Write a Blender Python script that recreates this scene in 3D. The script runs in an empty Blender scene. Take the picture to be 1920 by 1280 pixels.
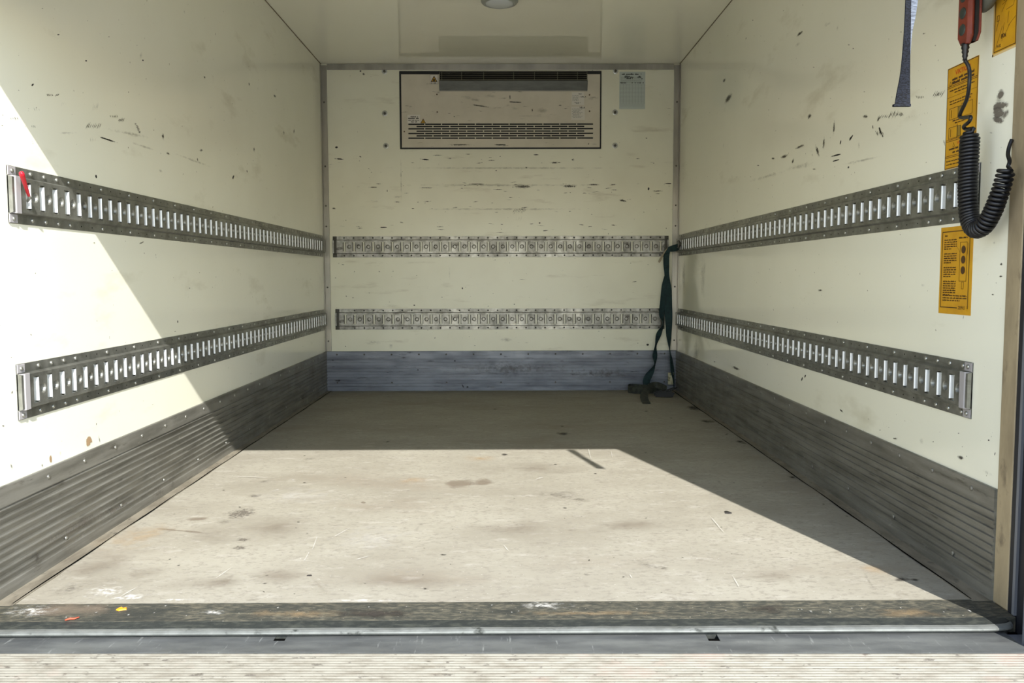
import bpy, bmesh, math, random
from mathutils import Vector, Matrix
random.seed(7)
S = bpy.context.scene
COL = S.collection
PI = math.pi

# ------------------------------------------------------------------ camera
F_PX, PITCH, YAW, ROLL = 1613.58, 0.0753, 0.0068, -0.0023
CAM = Vector((0.0277, 0.0, 0.6822))
_r = Vector((math.cos(YAW), -math.sin(YAW), 0))
_f = Vector((math.sin(YAW)*math.cos(PITCH), math.cos(YAW)*math.cos(PITCH), -math.sin(PITCH)))
_u = _r.cross(_f)
RT = _r*math.cos(ROLL) + _u*math.sin(ROLL)
UP = -_r*math.sin(ROLL) + _u*math.cos(ROLL)
cd = bpy.data.cameras.new('camera'); cam = bpy.data.objects.new('camera', cd); COL.objects.link(cam)
cd.sensor_width = 36.0; cd.lens = F_PX/1920*36.0; cd.clip_start = 0.02
M = Matrix((RT, UP, -_f)).transposed().to_4x4(); M.translation = CAM
cam.matrix_world = M
S.camera = cam

# ------------------------------------------------------------------ light
SUNDIR = Vector((-0.305, 1.0, -0.735)).normalized()
w = bpy.data.worlds.new('world'); S.world = w; w.use_nodes = True
nt = w.node_tree; nt.nodes.clear()
sky = nt.nodes.new('ShaderNodeTexSky'); sky.sky_type = 'NISHITA'; sky.sun_disc = False
sky.sun_elevation = math.asin(-SUNDIR.z); sky.sun_rotation = math.atan2(-SUNDIR.x, -SUNDIR.y)
sky.dust_density = 0.0; sky.air_density = 1.0; sky.ozone_density = 1.0
hs = nt.nodes.new('ShaderNodeHueSaturation'); hs.inputs['Saturation'].default_value = 0.6
bg = nt.nodes.new('ShaderNodeBackground'); bg.inputs['Strength'].default_value = 0.32
wo = nt.nodes.new('ShaderNodeOutputWorld')
nt.links.new(sky.outputs[0], hs.inputs['Color']); nt.links.new(hs.outputs[0], bg.inputs[0]); nt.links.new(bg.outputs[0], wo.inputs[0])
sl = bpy.data.lights.new('sun', 'SUN'); sl.energy = 7.3; sl.angle = math.radians(0.53); sl.color = (1.0, 0.98, 0.94)
sun = bpy.data.objects.new('sun', sl); COL.objects.link(sun)
sun.rotation_euler = SUNDIR.to_track_quat('-Z', 'Y').to_euler(); sun.location = (2, -3, 4)
vs = S.view_settings; vs.view_transform = 'Standard'; vs.look = 'None'; vs.exposure = 0.54; vs.gamma = 1.0; vs.use_curve_mapping = False

def at(px, py, ax, val):
    """world point where the sight line of a photo point meets the plane axis=val"""
    d = _f*F_PX + RT*(px-960) - UP*(py-640)
    t = (val-CAM[ax])/d[ax]
    return CAM + d*t

# ------------------------------------------------------------------ sizes
HX, BY, H, FY = 1.05, 5.138, 1.9215, 1.765     # half width, back wall, ceiling, front of floor
KICK = 0.239

# ------------------------------------------------------------------ materials
def srgb(r, g, b):
    f = lambda c: (c/255/12.92) if c/255 <= 0.04045 else ((c/255+0.055)/1.055)**2.4
    return (f(r), f(g), f(b), 1)
def mat(name, col, rough=0.5, metal=0.0, col2=None, scale=(3, 3, 3), detail=4, lo=0.4, hi=0.65, bump=0.0, bscale=60, rvar=0.0, layers=(), spec=0.5):
    m = bpy.data.materials.new(name); m.use_nodes = True
    t = m.node_tree; N, L = t.nodes, t.links
    p = N['Principled BSDF']
    p.inputs['Roughness'].default_value = rough; p.inputs['Metallic'].default_value = metal
    p.inputs['Specular IOR Level'].default_value = spec
    p.inputs['Base Color'].default_value = col
    tc = N.new('ShaderNodeTexCoord')
    def noise(sc, det, l, h, seed=0.0):
        mp = N.new('ShaderNodeMapping'); mp.inputs['Scale'].default_value = sc; mp.inputs['Location'].default_value = (seed, seed*1.7, seed*.6)
        L.new(tc.outputs['Object'], mp.inputs[0])
        nz = N.new('ShaderNodeTexNoise'); nz.inputs['Scale'].default_value = 1; nz.inputs['Detail'].default_value = det
        nz.inputs['Roughness'].default_value = 0.62
        L.new(mp.outputs[0], nz.inputs['Vector'])
        mr = N.new('ShaderNodeMapRange'); mr.inputs[1].default_value = l; mr.inputs[2].default_value = h
        L.new(nz.outputs[0], mr.inputs[0]); return mr.outputs[0]
    cur = None
    def mix(fac, a, bcol):
        mx = N.new('ShaderNodeMix'); mx.data_type = 'RGBA'
        L.new(fac, mx.inputs[0])
        if a is None: mx.inputs[6].default_value = col
        else: L.new(a, mx.inputs[6])
        mx.inputs[7].default_value = bcol
        return mx.outputs[2]
    if col2 is not None:
        cur = mix(noise(scale, detail, lo, hi), None, col2)
    for k, (c, sc, det, l, h) in enumerate(layers):
        cur = mix(noise(sc, det, l, h, 3.1*(k+1)), cur, c)
    if cur is not None: L.new(cur, p.inputs['Base Color'])
    if rvar:
        mr = N.new('ShaderNodeMapRange'); mr.inputs[3].default_value = rough-rvar; mr.inputs[4].default_value = rough+rvar
        L.new(noise((9, 9, 9), 5, 0.35, 0.65, 9.3), mr.inputs[0]); L.new(mr.outputs[0], p.inputs['Roughness'])
    if bump:
        nz = N.new('ShaderNodeTexNoise'); nz.inputs['Scale'].default_value = bscale; nz.inputs['Detail'].default_value = 4
        L.new(tc.outputs['Object'], nz.inputs['Vector'])
        bp = N.new('ShaderNodeBump'); bp.inputs['Strength'].default_value = 1; bp.inputs['Distance'].default_value = bump
        L.new(nz.outputs[0], bp.inputs['Height']); L.new(bp.outputs[0], p.inputs['Normal'])
    return m

def decal_mat(name, col, strength=1.0, nscale=60, soft=0.5, cut=0.5, rough=0.6, stretch=(1, 1, 1), edge=1.0, kf=0.12):
    """flat mark whose coverage breaks up with noise: radial falloff over its own UV"""
    m = bpy.data.materials.new(name); m.use_nodes = True
    t = m.node_tree; N, L = t.nodes, t.links
    p = N['Principled BSDF']; p.inputs['Base Color'].default_value = col; p.inputs['Roughness'].default_value = rough
    tc = N.new('ShaderNodeTexCoord')
    sub = N.new('ShaderNodeVectorMath'); sub.operation = 'SUBTRACT'; sub.inputs[1].default_value = (0.5, 0.5, 0)
    L.new(tc.outputs['UV'], sub.inputs[0])
    ln = N.new('ShaderNodeVectorMath'); ln.operation = 'LENGTH'; L.new(sub.outputs[0], ln.inputs[0])
    wn = N.new('ShaderNodeTexNoise'); wn.inputs['Scale'].default_value = max(18, nscale*.45); wn.inputs['Detail'].default_value = 3
    L.new(tc.outputs['Object'], wn.inputs['Vector'])
    wa = N.new('ShaderNodeMath'); wa.operation = 'MULTIPLY_ADD'; wa.inputs[1].default_value = 0.75; wa.inputs[2].default_value = -0.30; L.new(wn.outputs[0], wa.inputs[0])
    wb_ = N.new('ShaderNodeMath'); wb_.operation = 'ADD'; L.new(ln.outputs['Value'], wb_.inputs[0]); L.new(wa.outputs[0], wb_.inputs[1])
    fall = N.new('ShaderNodeMapRange'); fall.inputs[1].default_value = 0.5; fall.inputs[2].default_value = 0.5-0.5*soft
    L.new(wb_.outputs[0], fall.inputs[0])
    mp = N.new('ShaderNodeMapping'); mp.inputs['Scale'].default_value = stretch; L.new(tc.outputs['Object'], mp.inputs[0])
    nz = N.new('ShaderNodeTexNoise'); nz.inputs['Scale'].default_value = nscale; nz.inputs['Detail'].default_value = 5; nz.inputs['Roughness'].default_value = .65
    L.new(mp.outputs[0], nz.inputs['Vector'])
    nm = N.new('ShaderNodeMapRange'); nm.inputs[1].default_value = cut-0.08*edge; nm.inputs[2].default_value = cut+0.12*edge
    ad = N.new('ShaderNodeMath'); ad.operation = 'MULTIPLY_ADD'; ad.inputs[1].default_value = kf; L.new(fall.outputs[0], ad.inputs[0])
    L.new(nz.outputs[0], ad.inputs[2]); L.new(ad.outputs[0], nm.inputs[0])
    mu = N.new('ShaderNodeMath'); mu.operation = 'MULTIPLY'; L.new(nm.outputs[0], mu.inputs[0]); L.new(fall.outputs[0], mu.inputs[1])
    m2 = N.new('ShaderNodeMath'); m2.operation = 'MULTIPLY'; m2.inputs[1].default_value = strength; m2.use_clamp = True; L.new(mu.outputs[0], m2.inputs[0])
    L.new(m2.outputs[0], p.inputs['Alpha'])
    return m

CREAM = srgb(238, 236, 218)
MT = {
 'wall': mat('cream_gloss_panel', CREAM, 0.10, 0, srgb(234, 232, 213), (1.2, 1.2, 1.2), 3, .4, .65, 0.0004, 3.0,
             layers=((srgb(205, 200, 176), (2.2, 2.2, 7), 5, .60, .85), (srgb(120, 112, 95), (70, 70, 70), 2, .735, .78))),
 'backwall': mat('cream_worn_panel', srgb(232, 230, 209), 0.3, 0, srgb(223, 220, 198), (1.5, 1.5, 1.5), 4, .4, .65, 0.0003, 4,
             layers=((srgb(190, 183, 158), (3, 3, 16), 6, .60, .82), (srgb(95, 88, 74), (9, 9, 90), 5, .70, .78), (srgb(95, 88, 74), (60, 60, 60), 2, .73, .77))),
 'ceiling': mat('cream_gloss_ceiling', srgb(246, 243, 225), 0.012, 0, srgb(242, 239, 220), (1, 1, 1), 3, .4, .65, 0, 2.5),
 'rail': mat('galvanised_rail', srgb(150, 150, 143), 0.40, 0.75, srgb(118, 118, 111), (26, 26, 26), 6, .38, .66, 0.0002, 160, .1,
             layers=((srgb(92, 91, 84), (5, 5, 60), 5, .60, .78),)),
 'railback': mat('galvanised_rail_worn', srgb(150, 148, 141), 0.42, 0.7, srgb(108, 106, 99), (30, 30, 30), 6, .42, .66, 0.0002, 160, .1,
             layers=((srgb(66, 62, 56), (9, 9, 22), 6, .60, .72),)),
 'cap': mat('grey_end_cap', srgb(158, 154, 154), 0.5, 0.0),
 'lip': mat('lit_zinc_lip', srgb(218, 221, 224), 0.35, 0.35),  # zinc lightened: light caught by the slot edges is in the colour
 'capdark': mat('dark_end_cap', srgb(70, 68, 60), 0.5, 0.3),
 'bolt': mat('zinc_bolt', srgb(175, 175, 168), 0.32, 0.85),
 'boltdark': mat('dull_bolt', srgb(86, 84, 78), 0.45, 0.6),
 'screwdark': mat('dark_screw', srgb(52, 50, 45), 0.5, 0.3),
 'hole': mat('dark_opening', srgb(12, 12, 11), 1.0, spec=0.0),
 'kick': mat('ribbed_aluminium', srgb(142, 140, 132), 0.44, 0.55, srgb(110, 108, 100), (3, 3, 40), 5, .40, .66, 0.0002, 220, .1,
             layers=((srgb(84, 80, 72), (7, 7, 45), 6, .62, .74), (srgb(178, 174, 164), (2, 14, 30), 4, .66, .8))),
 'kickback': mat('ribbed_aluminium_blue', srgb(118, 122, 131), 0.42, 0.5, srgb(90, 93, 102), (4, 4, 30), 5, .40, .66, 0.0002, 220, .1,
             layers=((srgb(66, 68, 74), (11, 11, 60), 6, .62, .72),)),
 'trim': mat('trim_metal', srgb(168, 163, 152), 0.38, 0.5, srgb(140, 137, 128), (6, 6, 2), 4, .4, .65),
 'bead': mat('joint_bead', srgb(122, 110, 88), 0.6),
 'post': mat('beige_post', srgb(176, 160, 130), 0.45, 0.25, srgb(150, 136, 110), (14, 14, 5), 4, .4, .65, layers=((srgb(110, 98, 80), (22, 22, 10), 5, .6, .75),)),
 'column': mat('grey_column', srgb(120, 123, 130), 0.45, 0.3),
 'track': mat('dark_track', srgb(34, 36, 42), 0.5, 0.2),
 'black': mat('black_rubber', srgb(20, 20, 20), 0.6),
 'panel': mat('beige_grey_panel', srgb(208, 199, 180), 0.42, 0.0, srgb(198, 189, 170), (5, 5, 5), 4, .4, .65, 0.0003, 5,
             layers=((srgb(112, 104, 90), (12, 12, 60), 5, .64, .76),)),
 'deflector': mat('deflector_grey', srgb(98, 99, 93), 0.45, 0.3, srgb(82, 83, 78), (8, 8, 30), 4, .4, .65),
 'wire': mat('grille_wire', srgb(140, 137, 122), 0.4, 0.4),
 'white': mat('white_label', srgb(214, 208, 196), 0.5),
 'bluewhite': mat('bluish_label', srgb(186, 194, 186), 0.45),
 'ink': mat('black_print', srgb(28, 26, 22), 0.6),
 'fadeink': mat('grey_print', srgb(120, 120, 112), 0.6),
 'brownink': mat('brown_print', srgb(74, 48, 20), 0.6),
 'redink': mat('red_print', srgb(190, 70, 22), 0.6),
 'yellow': mat('yellow_sticker', srgb(206, 154, 26), 0.4, 0, srgb(194, 142, 22), (20, 20, 20), 4, .4, .65),
 'paleyellow': mat('faded_sticker_edge', srgb(216, 188, 128), 0.5),
 'olive': mat('olive_print', srgb(140, 112, 36), 0.6),
 'orange': mat('orange_plastic', srgb(122, 48, 29), 0.5, 0, srgb(100, 38, 25), (30, 30, 30), 5, .4, .65, 0.0003, 200),
 'cable': mat('black_cable', srgb(12, 12, 15), 0.42),
 'button': mat('dark_button', srgb(44, 52, 48), 0.5),
 'holder': mat('grey_magnet', srgb(82, 82, 72), 0.5),
 'red': mat('red_plastic', srgb(206, 26, 46), 0.3),
 'green': mat('dark_green_webbing', srgb(24, 52, 54), 0.8, 0, srgb(16, 38, 42), (60, 60, 60), 4, .4, .65, 0.0004, 500),
 'greenworn': mat('dirty_webbing', srgb(62, 64, 54), 0.85, 0, srgb(38, 42, 38), (50, 50, 50), 4, .4, .65, 0.0004, 500),
 'navy': mat('navy_webbing', srgb(24, 27, 35), 0.7, 0, srgb(8, 9, 12), (200, 200, 600), 2, .45, .55, 0.0006, 900, spec=.15),
 'greyweb': mat('grey_webbing', srgb(92, 99, 110), 0.7, 0, srgb(58, 63, 73), (60, 60, 900), 2, .45, .55, 0.0004, 900),
 'tan': mat('tan_strap_end', srgb(150, 138, 116), 0.7),
 'tag': mat('dirty_tag', srgb(176, 170, 140), 0.7, 0, srgb(110, 106, 74), (60, 60, 60), 4, .45, .6),
 'lamp': mat('lamp_grey', srgb(160, 164, 158), 0.3, 0.3),
 'lens': mat('lamp_lens', srgb(196, 200, 200), 0.15),
 'gutter': mat('steel_hinge_plate', srgb(116, 118, 116), 0.45, 0.5, srgb(94, 96, 96), (8, 30, 8), 6, .4, .65, 0.0002, 200, .1,
             layers=((srgb(164, 166, 162), (90, 12, 30), 5, .62, .74),)),
 'nosing': mat('worn_nosing', srgb(128, 130, 126), 0.42, 0.5, srgb(112, 114, 110), (30, 60, 30), 5, .4, .62, layers=((srgb(60, 62, 58), (20, 40, 20), 5, .6, .7),)),
 'thresh': mat('dirty_threshold', srgb(54, 54, 46), 0.8, 0, srgb(94, 89, 74), (45, 110, 50), 7, .44, .64, 0.0012, 160,
             layers=((srgb(42, 43, 37), (5, 18, 5), 6, .50, .68), (srgb(170, 164, 148), (160, 220, 160), 2, .70, .76))),
 'threshdark': mat('dark_rubber_edge', srgb(34, 37, 35), 0.6, 0, srgb(56, 58, 52), (40, 90, 40), 6, .46, .66, 0.0006, 200),
 'deck': mat('ribbed_deck', srgb(128, 124, 112), 0.6, 0.0, srgb(106, 100, 87), (18, 60, 18), 6, .44, .66, 0.0002, 300,
             layers=((srgb(78, 72, 62), (40, 130, 40), 5, .60, .68), (srgb(140, 120, 108), (5, 5, 5), 4, .55, .75))),
 'groove': mat('deck_groove', srgb(150, 142, 126), 0.7),
 'outer': mat('outer_skin', srgb(225, 225, 222), 0.4),
 'ground': mat('yard_concrete', srgb(232, 229, 223), 0.9, 0, srgb(220, 217, 211), (1, 1, 1), 6, .4, .65),
 'door': mat('door_slats', srgb(190, 190, 184), 0.4, 0.3),
 'flake': mat('orange_flake', srgb(232, 150, 24), 0.6), 'twig': mat('red_twig', srgb(176, 74, 48), 0.7), 'crumb': mat('dark_crumb', srgb(36, 32, 28), 0.8),
}
MT['floor'] = mat('worn_floor_board', srgb(152, 147, 133), 0.72, 0, srgb(137, 131, 117), (2.2, 3.5, 2), 6, .38, .66, 0.0005, 130,
    layers=((srgb(126, 115, 100), (1.3, 2.6, 1), 6, .56, .80), (srgb(168, 163, 152), (14, 28, 14), 7, .56, .80),
            (srgb(112, 105, 93), (26, 60, 26), 6, .60, .76), (srgb(132, 126, 114), (70, 110, 70), 4, .52, .66), (srgb(184, 181, 172), (150, 190, 150), 2, .69, .78)))
MT['flange'] = mat('floor_edge_strip', srgb(134, 127, 112), 0.6, 0.1, srgb(104, 97, 84), (30, 8, 30), 6, .42, .66, 0.0006, 120,
    layers=((srgb(70, 66, 58), (40, 20, 40), 6, .6, .72),))
DK = {
 'scuff': decal_mat('black_scuff', srgb(58, 52, 41), 1.0, 330, .6, .49, .5, (1, 1, 3)),
 'solid': decal_mat('black_gouge', srgb(24, 22, 18), 1.3, 120, .35, .28),
 'faint': decal_mat('faint_smear', srgb(120, 114, 94), .38, 60, 1.0, .50, .6, (1, 1, 3)),
 'brown': decal_mat('brown_stain', srgb(128, 114, 98), .55, 16, .5, .40, .7, kf=.2),
 'soil': decal_mat('soft_soiling', srgb(124, 110, 94), .40, 9, 1.0, .50, .8, kf=.1),
 'grime': decal_mat('grey_grime', srgb(98, 90, 80), .55, 75, 1.0, .55, .8, (1, 2.5, 1)),
 'dark': decal_mat('dark_stain', srgb(56, 50, 43), .8, 70, .7, .46, .8),
 'chalk': decal_mat('white_chalk', srgb(222, 219, 210), .9, 75, 1.0, .56, .9),
 'pale': decal_mat('pale_wear', srgb(196, 192, 184), .35, 30, 1.0, .50, .9),
 'scratch': decal_mat('pale_scratch', srgb(206, 202, 192), .45, 200, .4, .42, .9),
 'rust': decal_mat('rust_chip', srgb(156, 128, 94), 1.0, 120, .3, .40, .8),
 'residue': decal_mat('glue_residue', srgb(112, 104, 92), .9, 70, .35, .60, .8, (1, 1, 3), kf=.3),
 'ochre': decal_mat('ochre_stain', srgb(184, 154, 112), .35, 30, 1.0, .48, .8),
 'tread': decal_mat('shoe_print', srgb(104, 96, 86), .75, 190, .6, .54, .8),
 'twine': decal_mat('cream_patch', srgb(196, 190, 166), .6, 60, .5, .4, .6),
}

# ------------------------------------------------------------------ mesh helpers
class MB:
    def __init__(s): s.v = []; s.f = []; s.uv = None; s.smooth = False
    def quad(s, a, b, c, d):
        n = len(s.v); s.v += [tuple(a), tuple(b), tuple(c), tuple(d)]; s.f.append((n, n+1, n+2, n+3))
    def tri(s, a, b, c):
        n = len(s.v); s.v += [tuple(a), tuple(b), tuple(c)]; s.f.append((n, n+1, n+2))
    def box(s, x0, x1, y0, y1, z0, z1):
        n = len(s.v)
        s.v += [(x0, y0, z0), (x1, y0, z0), (x1, y1, z0), (x0, y1, z0), (x0, y0, z1), (x1, y0, z1), (x1, y1, z1), (x0, y1, z1)]
        for q in ((0, 3, 2, 1), (4, 5, 6, 7), (0, 1, 5, 4), (1, 2, 6, 5), (2, 3, 7, 6), (3, 0, 4, 7)): s.f.append(tuple(n+i for i in q))
    def prism(s, pts, axis, a0, a1):
        """closed outline (list of 2D) extruded along axis 0/1/2"""
        def P(u, v, a): return {0: (a, u, v), 1: (u, a, v), 2: (u, v, a)}[axis]
        n = len(s.v); k = len(pts)
        s.v += [P(u, v, a0) for u, v in pts] + [P(u, v, a1) for u, v in pts]
        for i in range(k): j = (i+1) % k; s.f.append((n+i, n+j, n+k+j, n+k+i))
        s.f.append(tuple(n+i for i in reversed(range(k)))); s.f.append(tuple(n+k+i for i in range(k)))
    def tube(s, pts, rad, sides=8, cap=True):
        pts = [Vector(p) for p in pts]; n0 = len(s.v); k = len(pts)
        ref = Vector((0, 0, 1)); T0 = (pts[1]-pts[0]).normalized()
        if abs(T0.dot(ref)) > .9: ref = Vector((1, 0, 0))
        N = T0.cross(ref).normalized()
        for i, p in enumerate(pts):
            T = (pts[min(i+1, k-1)]-pts[max(i-1, 0)]).normalized()
            N = (N - T*N.dot(T)).normalized(); B = T.cross(N)
            r = rad[i] if isinstance(rad, (list, tuple)) else rad
            for j in range(sides):
                a = 2*PI*j/sides; s.v.append(tuple(p + N*math.cos(a)*r + B*math.sin(a)*r))
        for i in range(k-1):
            for j in range(sides):
                j2 = (j+1) % sides
                s.f.append((n0+i*sides+j, n0+i*sides+j2, n0+(i+1)*sides+j2, n0+(i+1)*sides+j))
        if cap:
            s.f.append(tuple(n0+j for j in reversed(range(sides)))); s.f.append(tuple(n0+(k-1)*sides+j for j in range(sides)))
    def lathe(s, prof, c, axis, seg=16):
        """prof: (radius, height) pairs, turned about axis vector through c"""
        A = Vector(axis).normalized(); ref = Vector((0, 0, 1)) if abs(A.z) < .9 else Vector((1, 0, 0))
        U = A.cross(ref).normalized(); V = A.cross(U); c = Vector(c); n0 = len(s.v)
        for r, h in prof:
            for j in range(seg):
                a = 2*PI*j/seg; s.v.append(tuple(c + A*h + (U*math.cos(a)+V*math.sin(a))*r))
        for i in range(len(prof)-1):
            for j in range(seg):
                j2 = (j+1) % seg; s.f.append((n0+i*seg+j, n0+i*seg+j2, n0+(i+1)*seg+j2, n0+(i+1)*seg+j))
        s.f.append(tuple(n0+j for j in range(seg))); s.f.append(tuple(n0+(len(prof)-1)*seg+j for j in range(seg)))
    def mesh(s, name, m, normals=True):
        me = bpy.data.meshes.new(name); me.from_pydata(s.v, [], s.f); me.materials.append(m)
        if normals:
            b = bmesh.new(); b.from_mesh(me); bmesh.ops.remove_doubles(b, verts=b.verts, dist=1e-6); bmesh.ops.recalc_face_normals(b, faces=b.faces); b.to_mesh(me); b.free()
        if s.smooth:
            me.polygons.foreach_set('use_smooth', [True]*len(me.polygons))
        me.update(); return me
    def obj(s, name, m, parent=None, normals=True, bevel=0.0):
        o = bpy.data.objects.new(name, s.mesh(name, m, normals)); COL.objects.link(o); o.parent = parent
        if bevel:
            bv = o.modifiers.new('bevel', 'BEVEL'); bv.width = bevel; bv.segments = 2; bv.limit_method = 'ANGLE'; bv.angle_limit = math.radians(40)
        return o
def tag(o, label=None, cat=None, group=None, kind=None):
    if label: o['label'] = label
    if cat: o['category'] = cat
    if group: o['group'] = group
    if kind: o['kind'] = kind
    return o
def empty(name, loc, rz=0.0):
    o = bpy.data.objects.new(name, None); COL.objects.link(o); o.location = loc; o.rotation_euler = (0, 0, rz); o.empty_display_size = .05; return o
def inst(name, me, parent, loc, rot=(0, 0, 0)):
    o = bpy.data.objects.new(name, me); COL.objects.link(o); o.parent = parent; o.location = loc; o.rotation_euler = rot; return o
def dome(name, m, r, h, seg=12):
    b = MB(); b.smooth = True
    b.lathe([(r, 0), (r*.98, -h*.35), (r*.78, -h*.75), (r*.4, -h*.97)], (0, 0, 0), (0, 1, 0), seg); return b.mesh(name, m)

def decals(name, parent, marks, normal, depth=0.0004):
    """marks: (centre Vector, along Vector, half length, half width); all of one material"""
    groups = {}
    for c, al, hl, hw, mk in marks: groups.setdefault(mk, []).append((c, al, hl, hw))
    n = Vector(normal)
    for i, (mk, lst) in enumerate(groups.items()):
        me = bpy.data.meshes.new(name); V = []; Fc = []; UVs = []
        for k, (c, al, hl, hw) in enumerate(lst):
            al = (al - n*al.dot(n)).normalized(); sd = n.cross(al)
            c = c + n*(depth + 0.00008*(i*3 + k % 3)); q = len(V)
            for a, b_ in ((-1, -1), (1, -1), (1, 1), (-1, 1)): V.append(tuple(c + al*hl*a + sd*hw*b_)); UVs.append(((a+1)/2, (b_+1)/2))
            Fc.append((q, q+1, q+2, q+3))
        me.from_pydata(V, [], Fc); uv = me.uv_layers.new(name='uv')
        for li, u in enumerate(UVs): uv.data[li].uv = u
        me.materials.append(DK[mk]); o = bpy.data.objects.new(name, me); COL.objects.link(o); o.parent = parent; o['kind'] = 'stuff'

_txt = {}
def text_mesh(body, size, bold=False):
    cu = bpy.data.curves.new('t', 'FONT'); cu.body = body; cu.size = size; cu.resolution_u = 2
    if bold: cu.offset = size*0.02
    o = bpy.data.objects.new('t', cu); COL.objects.link(o)
    dg = bpy.context.evaluated_depsgraph_get(); me = bpy.data.meshes.new_from_object(o.evaluated_get(dg))
    vs_ = [v.co.copy() for v in me.vertices]; fs = [tuple(p.vertices) for p in me.polygons]
    bpy.data.objects.remove(o); bpy.data.curves.remove(cu); bpy.data.meshes.remove(me); return vs_, fs
def put_text(b, body, x, z, h, width=None, y=-0.0008, bold=False):
    """letters drawn in the local XZ plane at depth y; h = cap height"""
    vs_, fs = text_mesh(body, h/0.7, bold)
    if not vs_: return
    xs = [v.x for v in vs_]; x0, x1 = min(xs), max(xs); k = (width/(x1-x0)) if width else 1
    n = len(b.v); b.v += [(x+(v.x-x0)*k, y, z+v.y) for v in vs_]; b.f += [tuple(n+i for i in f) for f in fs]
def bar(b, x0, x1, z0, z1, y=-0.0008, t=0.0003): b.box(x0, x1, y-t, y, z0, z1)
def line(b, x0, z0, x1, z1, wd, y=-0.0008):
    d = Vector((x1-x0, 0, z1-z0)); L_ = d.length or 1e-6; nrm = Vector((-d.z, 0, d.x))/L_*wd/2
    a, c = Vector((x0, y, z0)), Vector((x1, y, z1)); b.quad(a-nrm, c-nrm, c+nrm, a+nrm)
def words(b, x0, x1, z, h, y=-0.0008, fill=.82):
    """a line of print too small to read: word-length dashes"""
    x = x0
    while x < x1:
        wl = min(random.uniform(2.0, 6.0)*h, x1-x)
        xx = x
        while xx < x+wl-0.2*h:
            cw = min(h*random.uniform(.45, .7), x+wl-xx); top = random.choice((.7, .7, 1.0))
            bar(b, xx, xx+cw*.86, z, z+h*top, y); xx += cw
        x += wl+h*.8
def outline(b, x0, x1, z0, z1, t, y=-0.0008):
    bar(b, x0, x1, z0, z0+t, y); bar(b, x0, x1, z1-t, z1, y); bar(b, x0, x0+t, z0, z1, y); bar(b, x1-t, x1, z0, z1, y)

def ribbon(b, rows, th=0.0016, sub=5):
    """rows: (centre, half-width vector); catmull-smoothed strap with thickness"""
    C_ = [Vector(r[0]) for r in rows]; W_ = [Vector(r[1]) for r in rows]
    def cr(P, i, t):
        p0, p1, p2, p3 = P[max(i-1, 0)], P[i], P[i+1], P[min(i+2, len(P)-1)]
        return .5*((2*p1)+(-p0+p2)*t+(2*p0-5*p1+4*p2-p3)*t*t+(-p0+3*p1-3*p2+p3)*t**3)
    cc, ww = [], []
    for i in range(len(C_)-1):
        for k in range(sub): cc.append(cr(C_, i, k/sub)); ww.append(cr(W_, i, k/sub))
    cc.append(C_[-1]); ww.append(W_[-1]); n0 = len(b.v); n = len(cc)
    pn = None
    for i in range(n):
        T = (cc[min(i+1, n-1)]-cc[max(i-1, 0)]).normalized(); nr = T.cross(ww[i])
        nr = nr.normalized() if nr.length > 1e-7 else (pn or Vector((0, 1, 0)))
        pn = nr; o = nr*th/2
        for q in (cc[i]-ww[i]-o, cc[i]+ww[i]-o, cc[i]+ww[i]+o, cc[i]-ww[i]+o): b.v.append(tuple(q))
    for i in range(n-1):
        for j in range(4):
            j2 = (j+1) % 4; b.f.append((n0+i*4+j, n0+i*4+j2, n0+(i+1)*4+j2, n0+(i+1)*4+j))
    b.f.append((n0, n0+1, n0+2, n0+3)); b.f.append(tuple(n0+(n-1)*4+j for j in (3, 2, 1, 0)))

# ================================================================== SETTING
T_ = 0.05
def struct(b, name, m, bevel=0, label=None, **k):
    o = b.obj(name, m, None, bevel=bevel); o['kind'] = 'structure'
    if label: o['label'] = label
    return o
YF = 1.752
b = MB(); b.box(-HX-T_, -HX, 1.70, BY+T_, -.06, H+T_); wall_l = struct(b, 'wall_left', MT['wall'], label='glossy cream side wall with a sunlit lower near corner')
b = MB(); b.box(HX, HX+T_, 1.70, BY+T_, -.06, H+T_); wall_r = struct(b, 'wall_right', MT['wall'], label='glossy cream side wall in shade with yellow stickers')
b = MB(); b.box(-HX, HX, BY, BY+T_, -.06, H+T_); wall_b = struct(b, 'wall_back', MT['backwall'], label='scuffed cream front bulkhead behind the cooling unit')
b = MB(); b.box(-HX, HX, 1.60, BY, H, H+T_); ceil_ = struct(b, 'ceiling', MT['ceiling'], label='shiny cream ceiling')
# floor: board between two edge strips
FLX0, FLX1 = -1.018, 1.018
b = MB(); b.box(FLX0+.0015, FLX1-.0015, FY-.004, BY-.012, -.03, 0); floor = struct(b, 'floor', MT['floor'], label='worn grey-beige cargo floor, sunlit towards the door')
for sx, nm in ((-1, 'left'), (1, 'right')):
    b = MB()
    # slightly lifted wavy edge strip
    n = 40; pr = []
    for i in range(n+1):
        y = (YF if sx > 0 else 1.75) + (BY-.002-YF)*i/n
        w_ = (1.018 if sx < 0 else 1.0215)+.0012*math.sin(i*1.7)*(i % 3) - (0.004 if i < 3 else 0)
        pr.append((sx*(w_ - .012*(1-i/n)), y))
    for i in range(n):
        (xa, ya), (xb, yb) = pr[i], pr[i+1]; xo = sx*HX; z = .0018
        b.quad((xa, ya, z), (xb, yb, z), (xo, yb, z), (xo, ya, z)); b.quad((xa, ya, -.004), (xb, yb, -.004), (xb, yb, z), (xa, ya, z))
    o = b.obj('edge_strip', MT['flange'], floor)
b = MB(); b.box(FLX0, FLX1, YF+.03, BY-.001, -.031, -.005); b.obj('underlay', MT['hole'], floor)
seam = MB()
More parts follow.
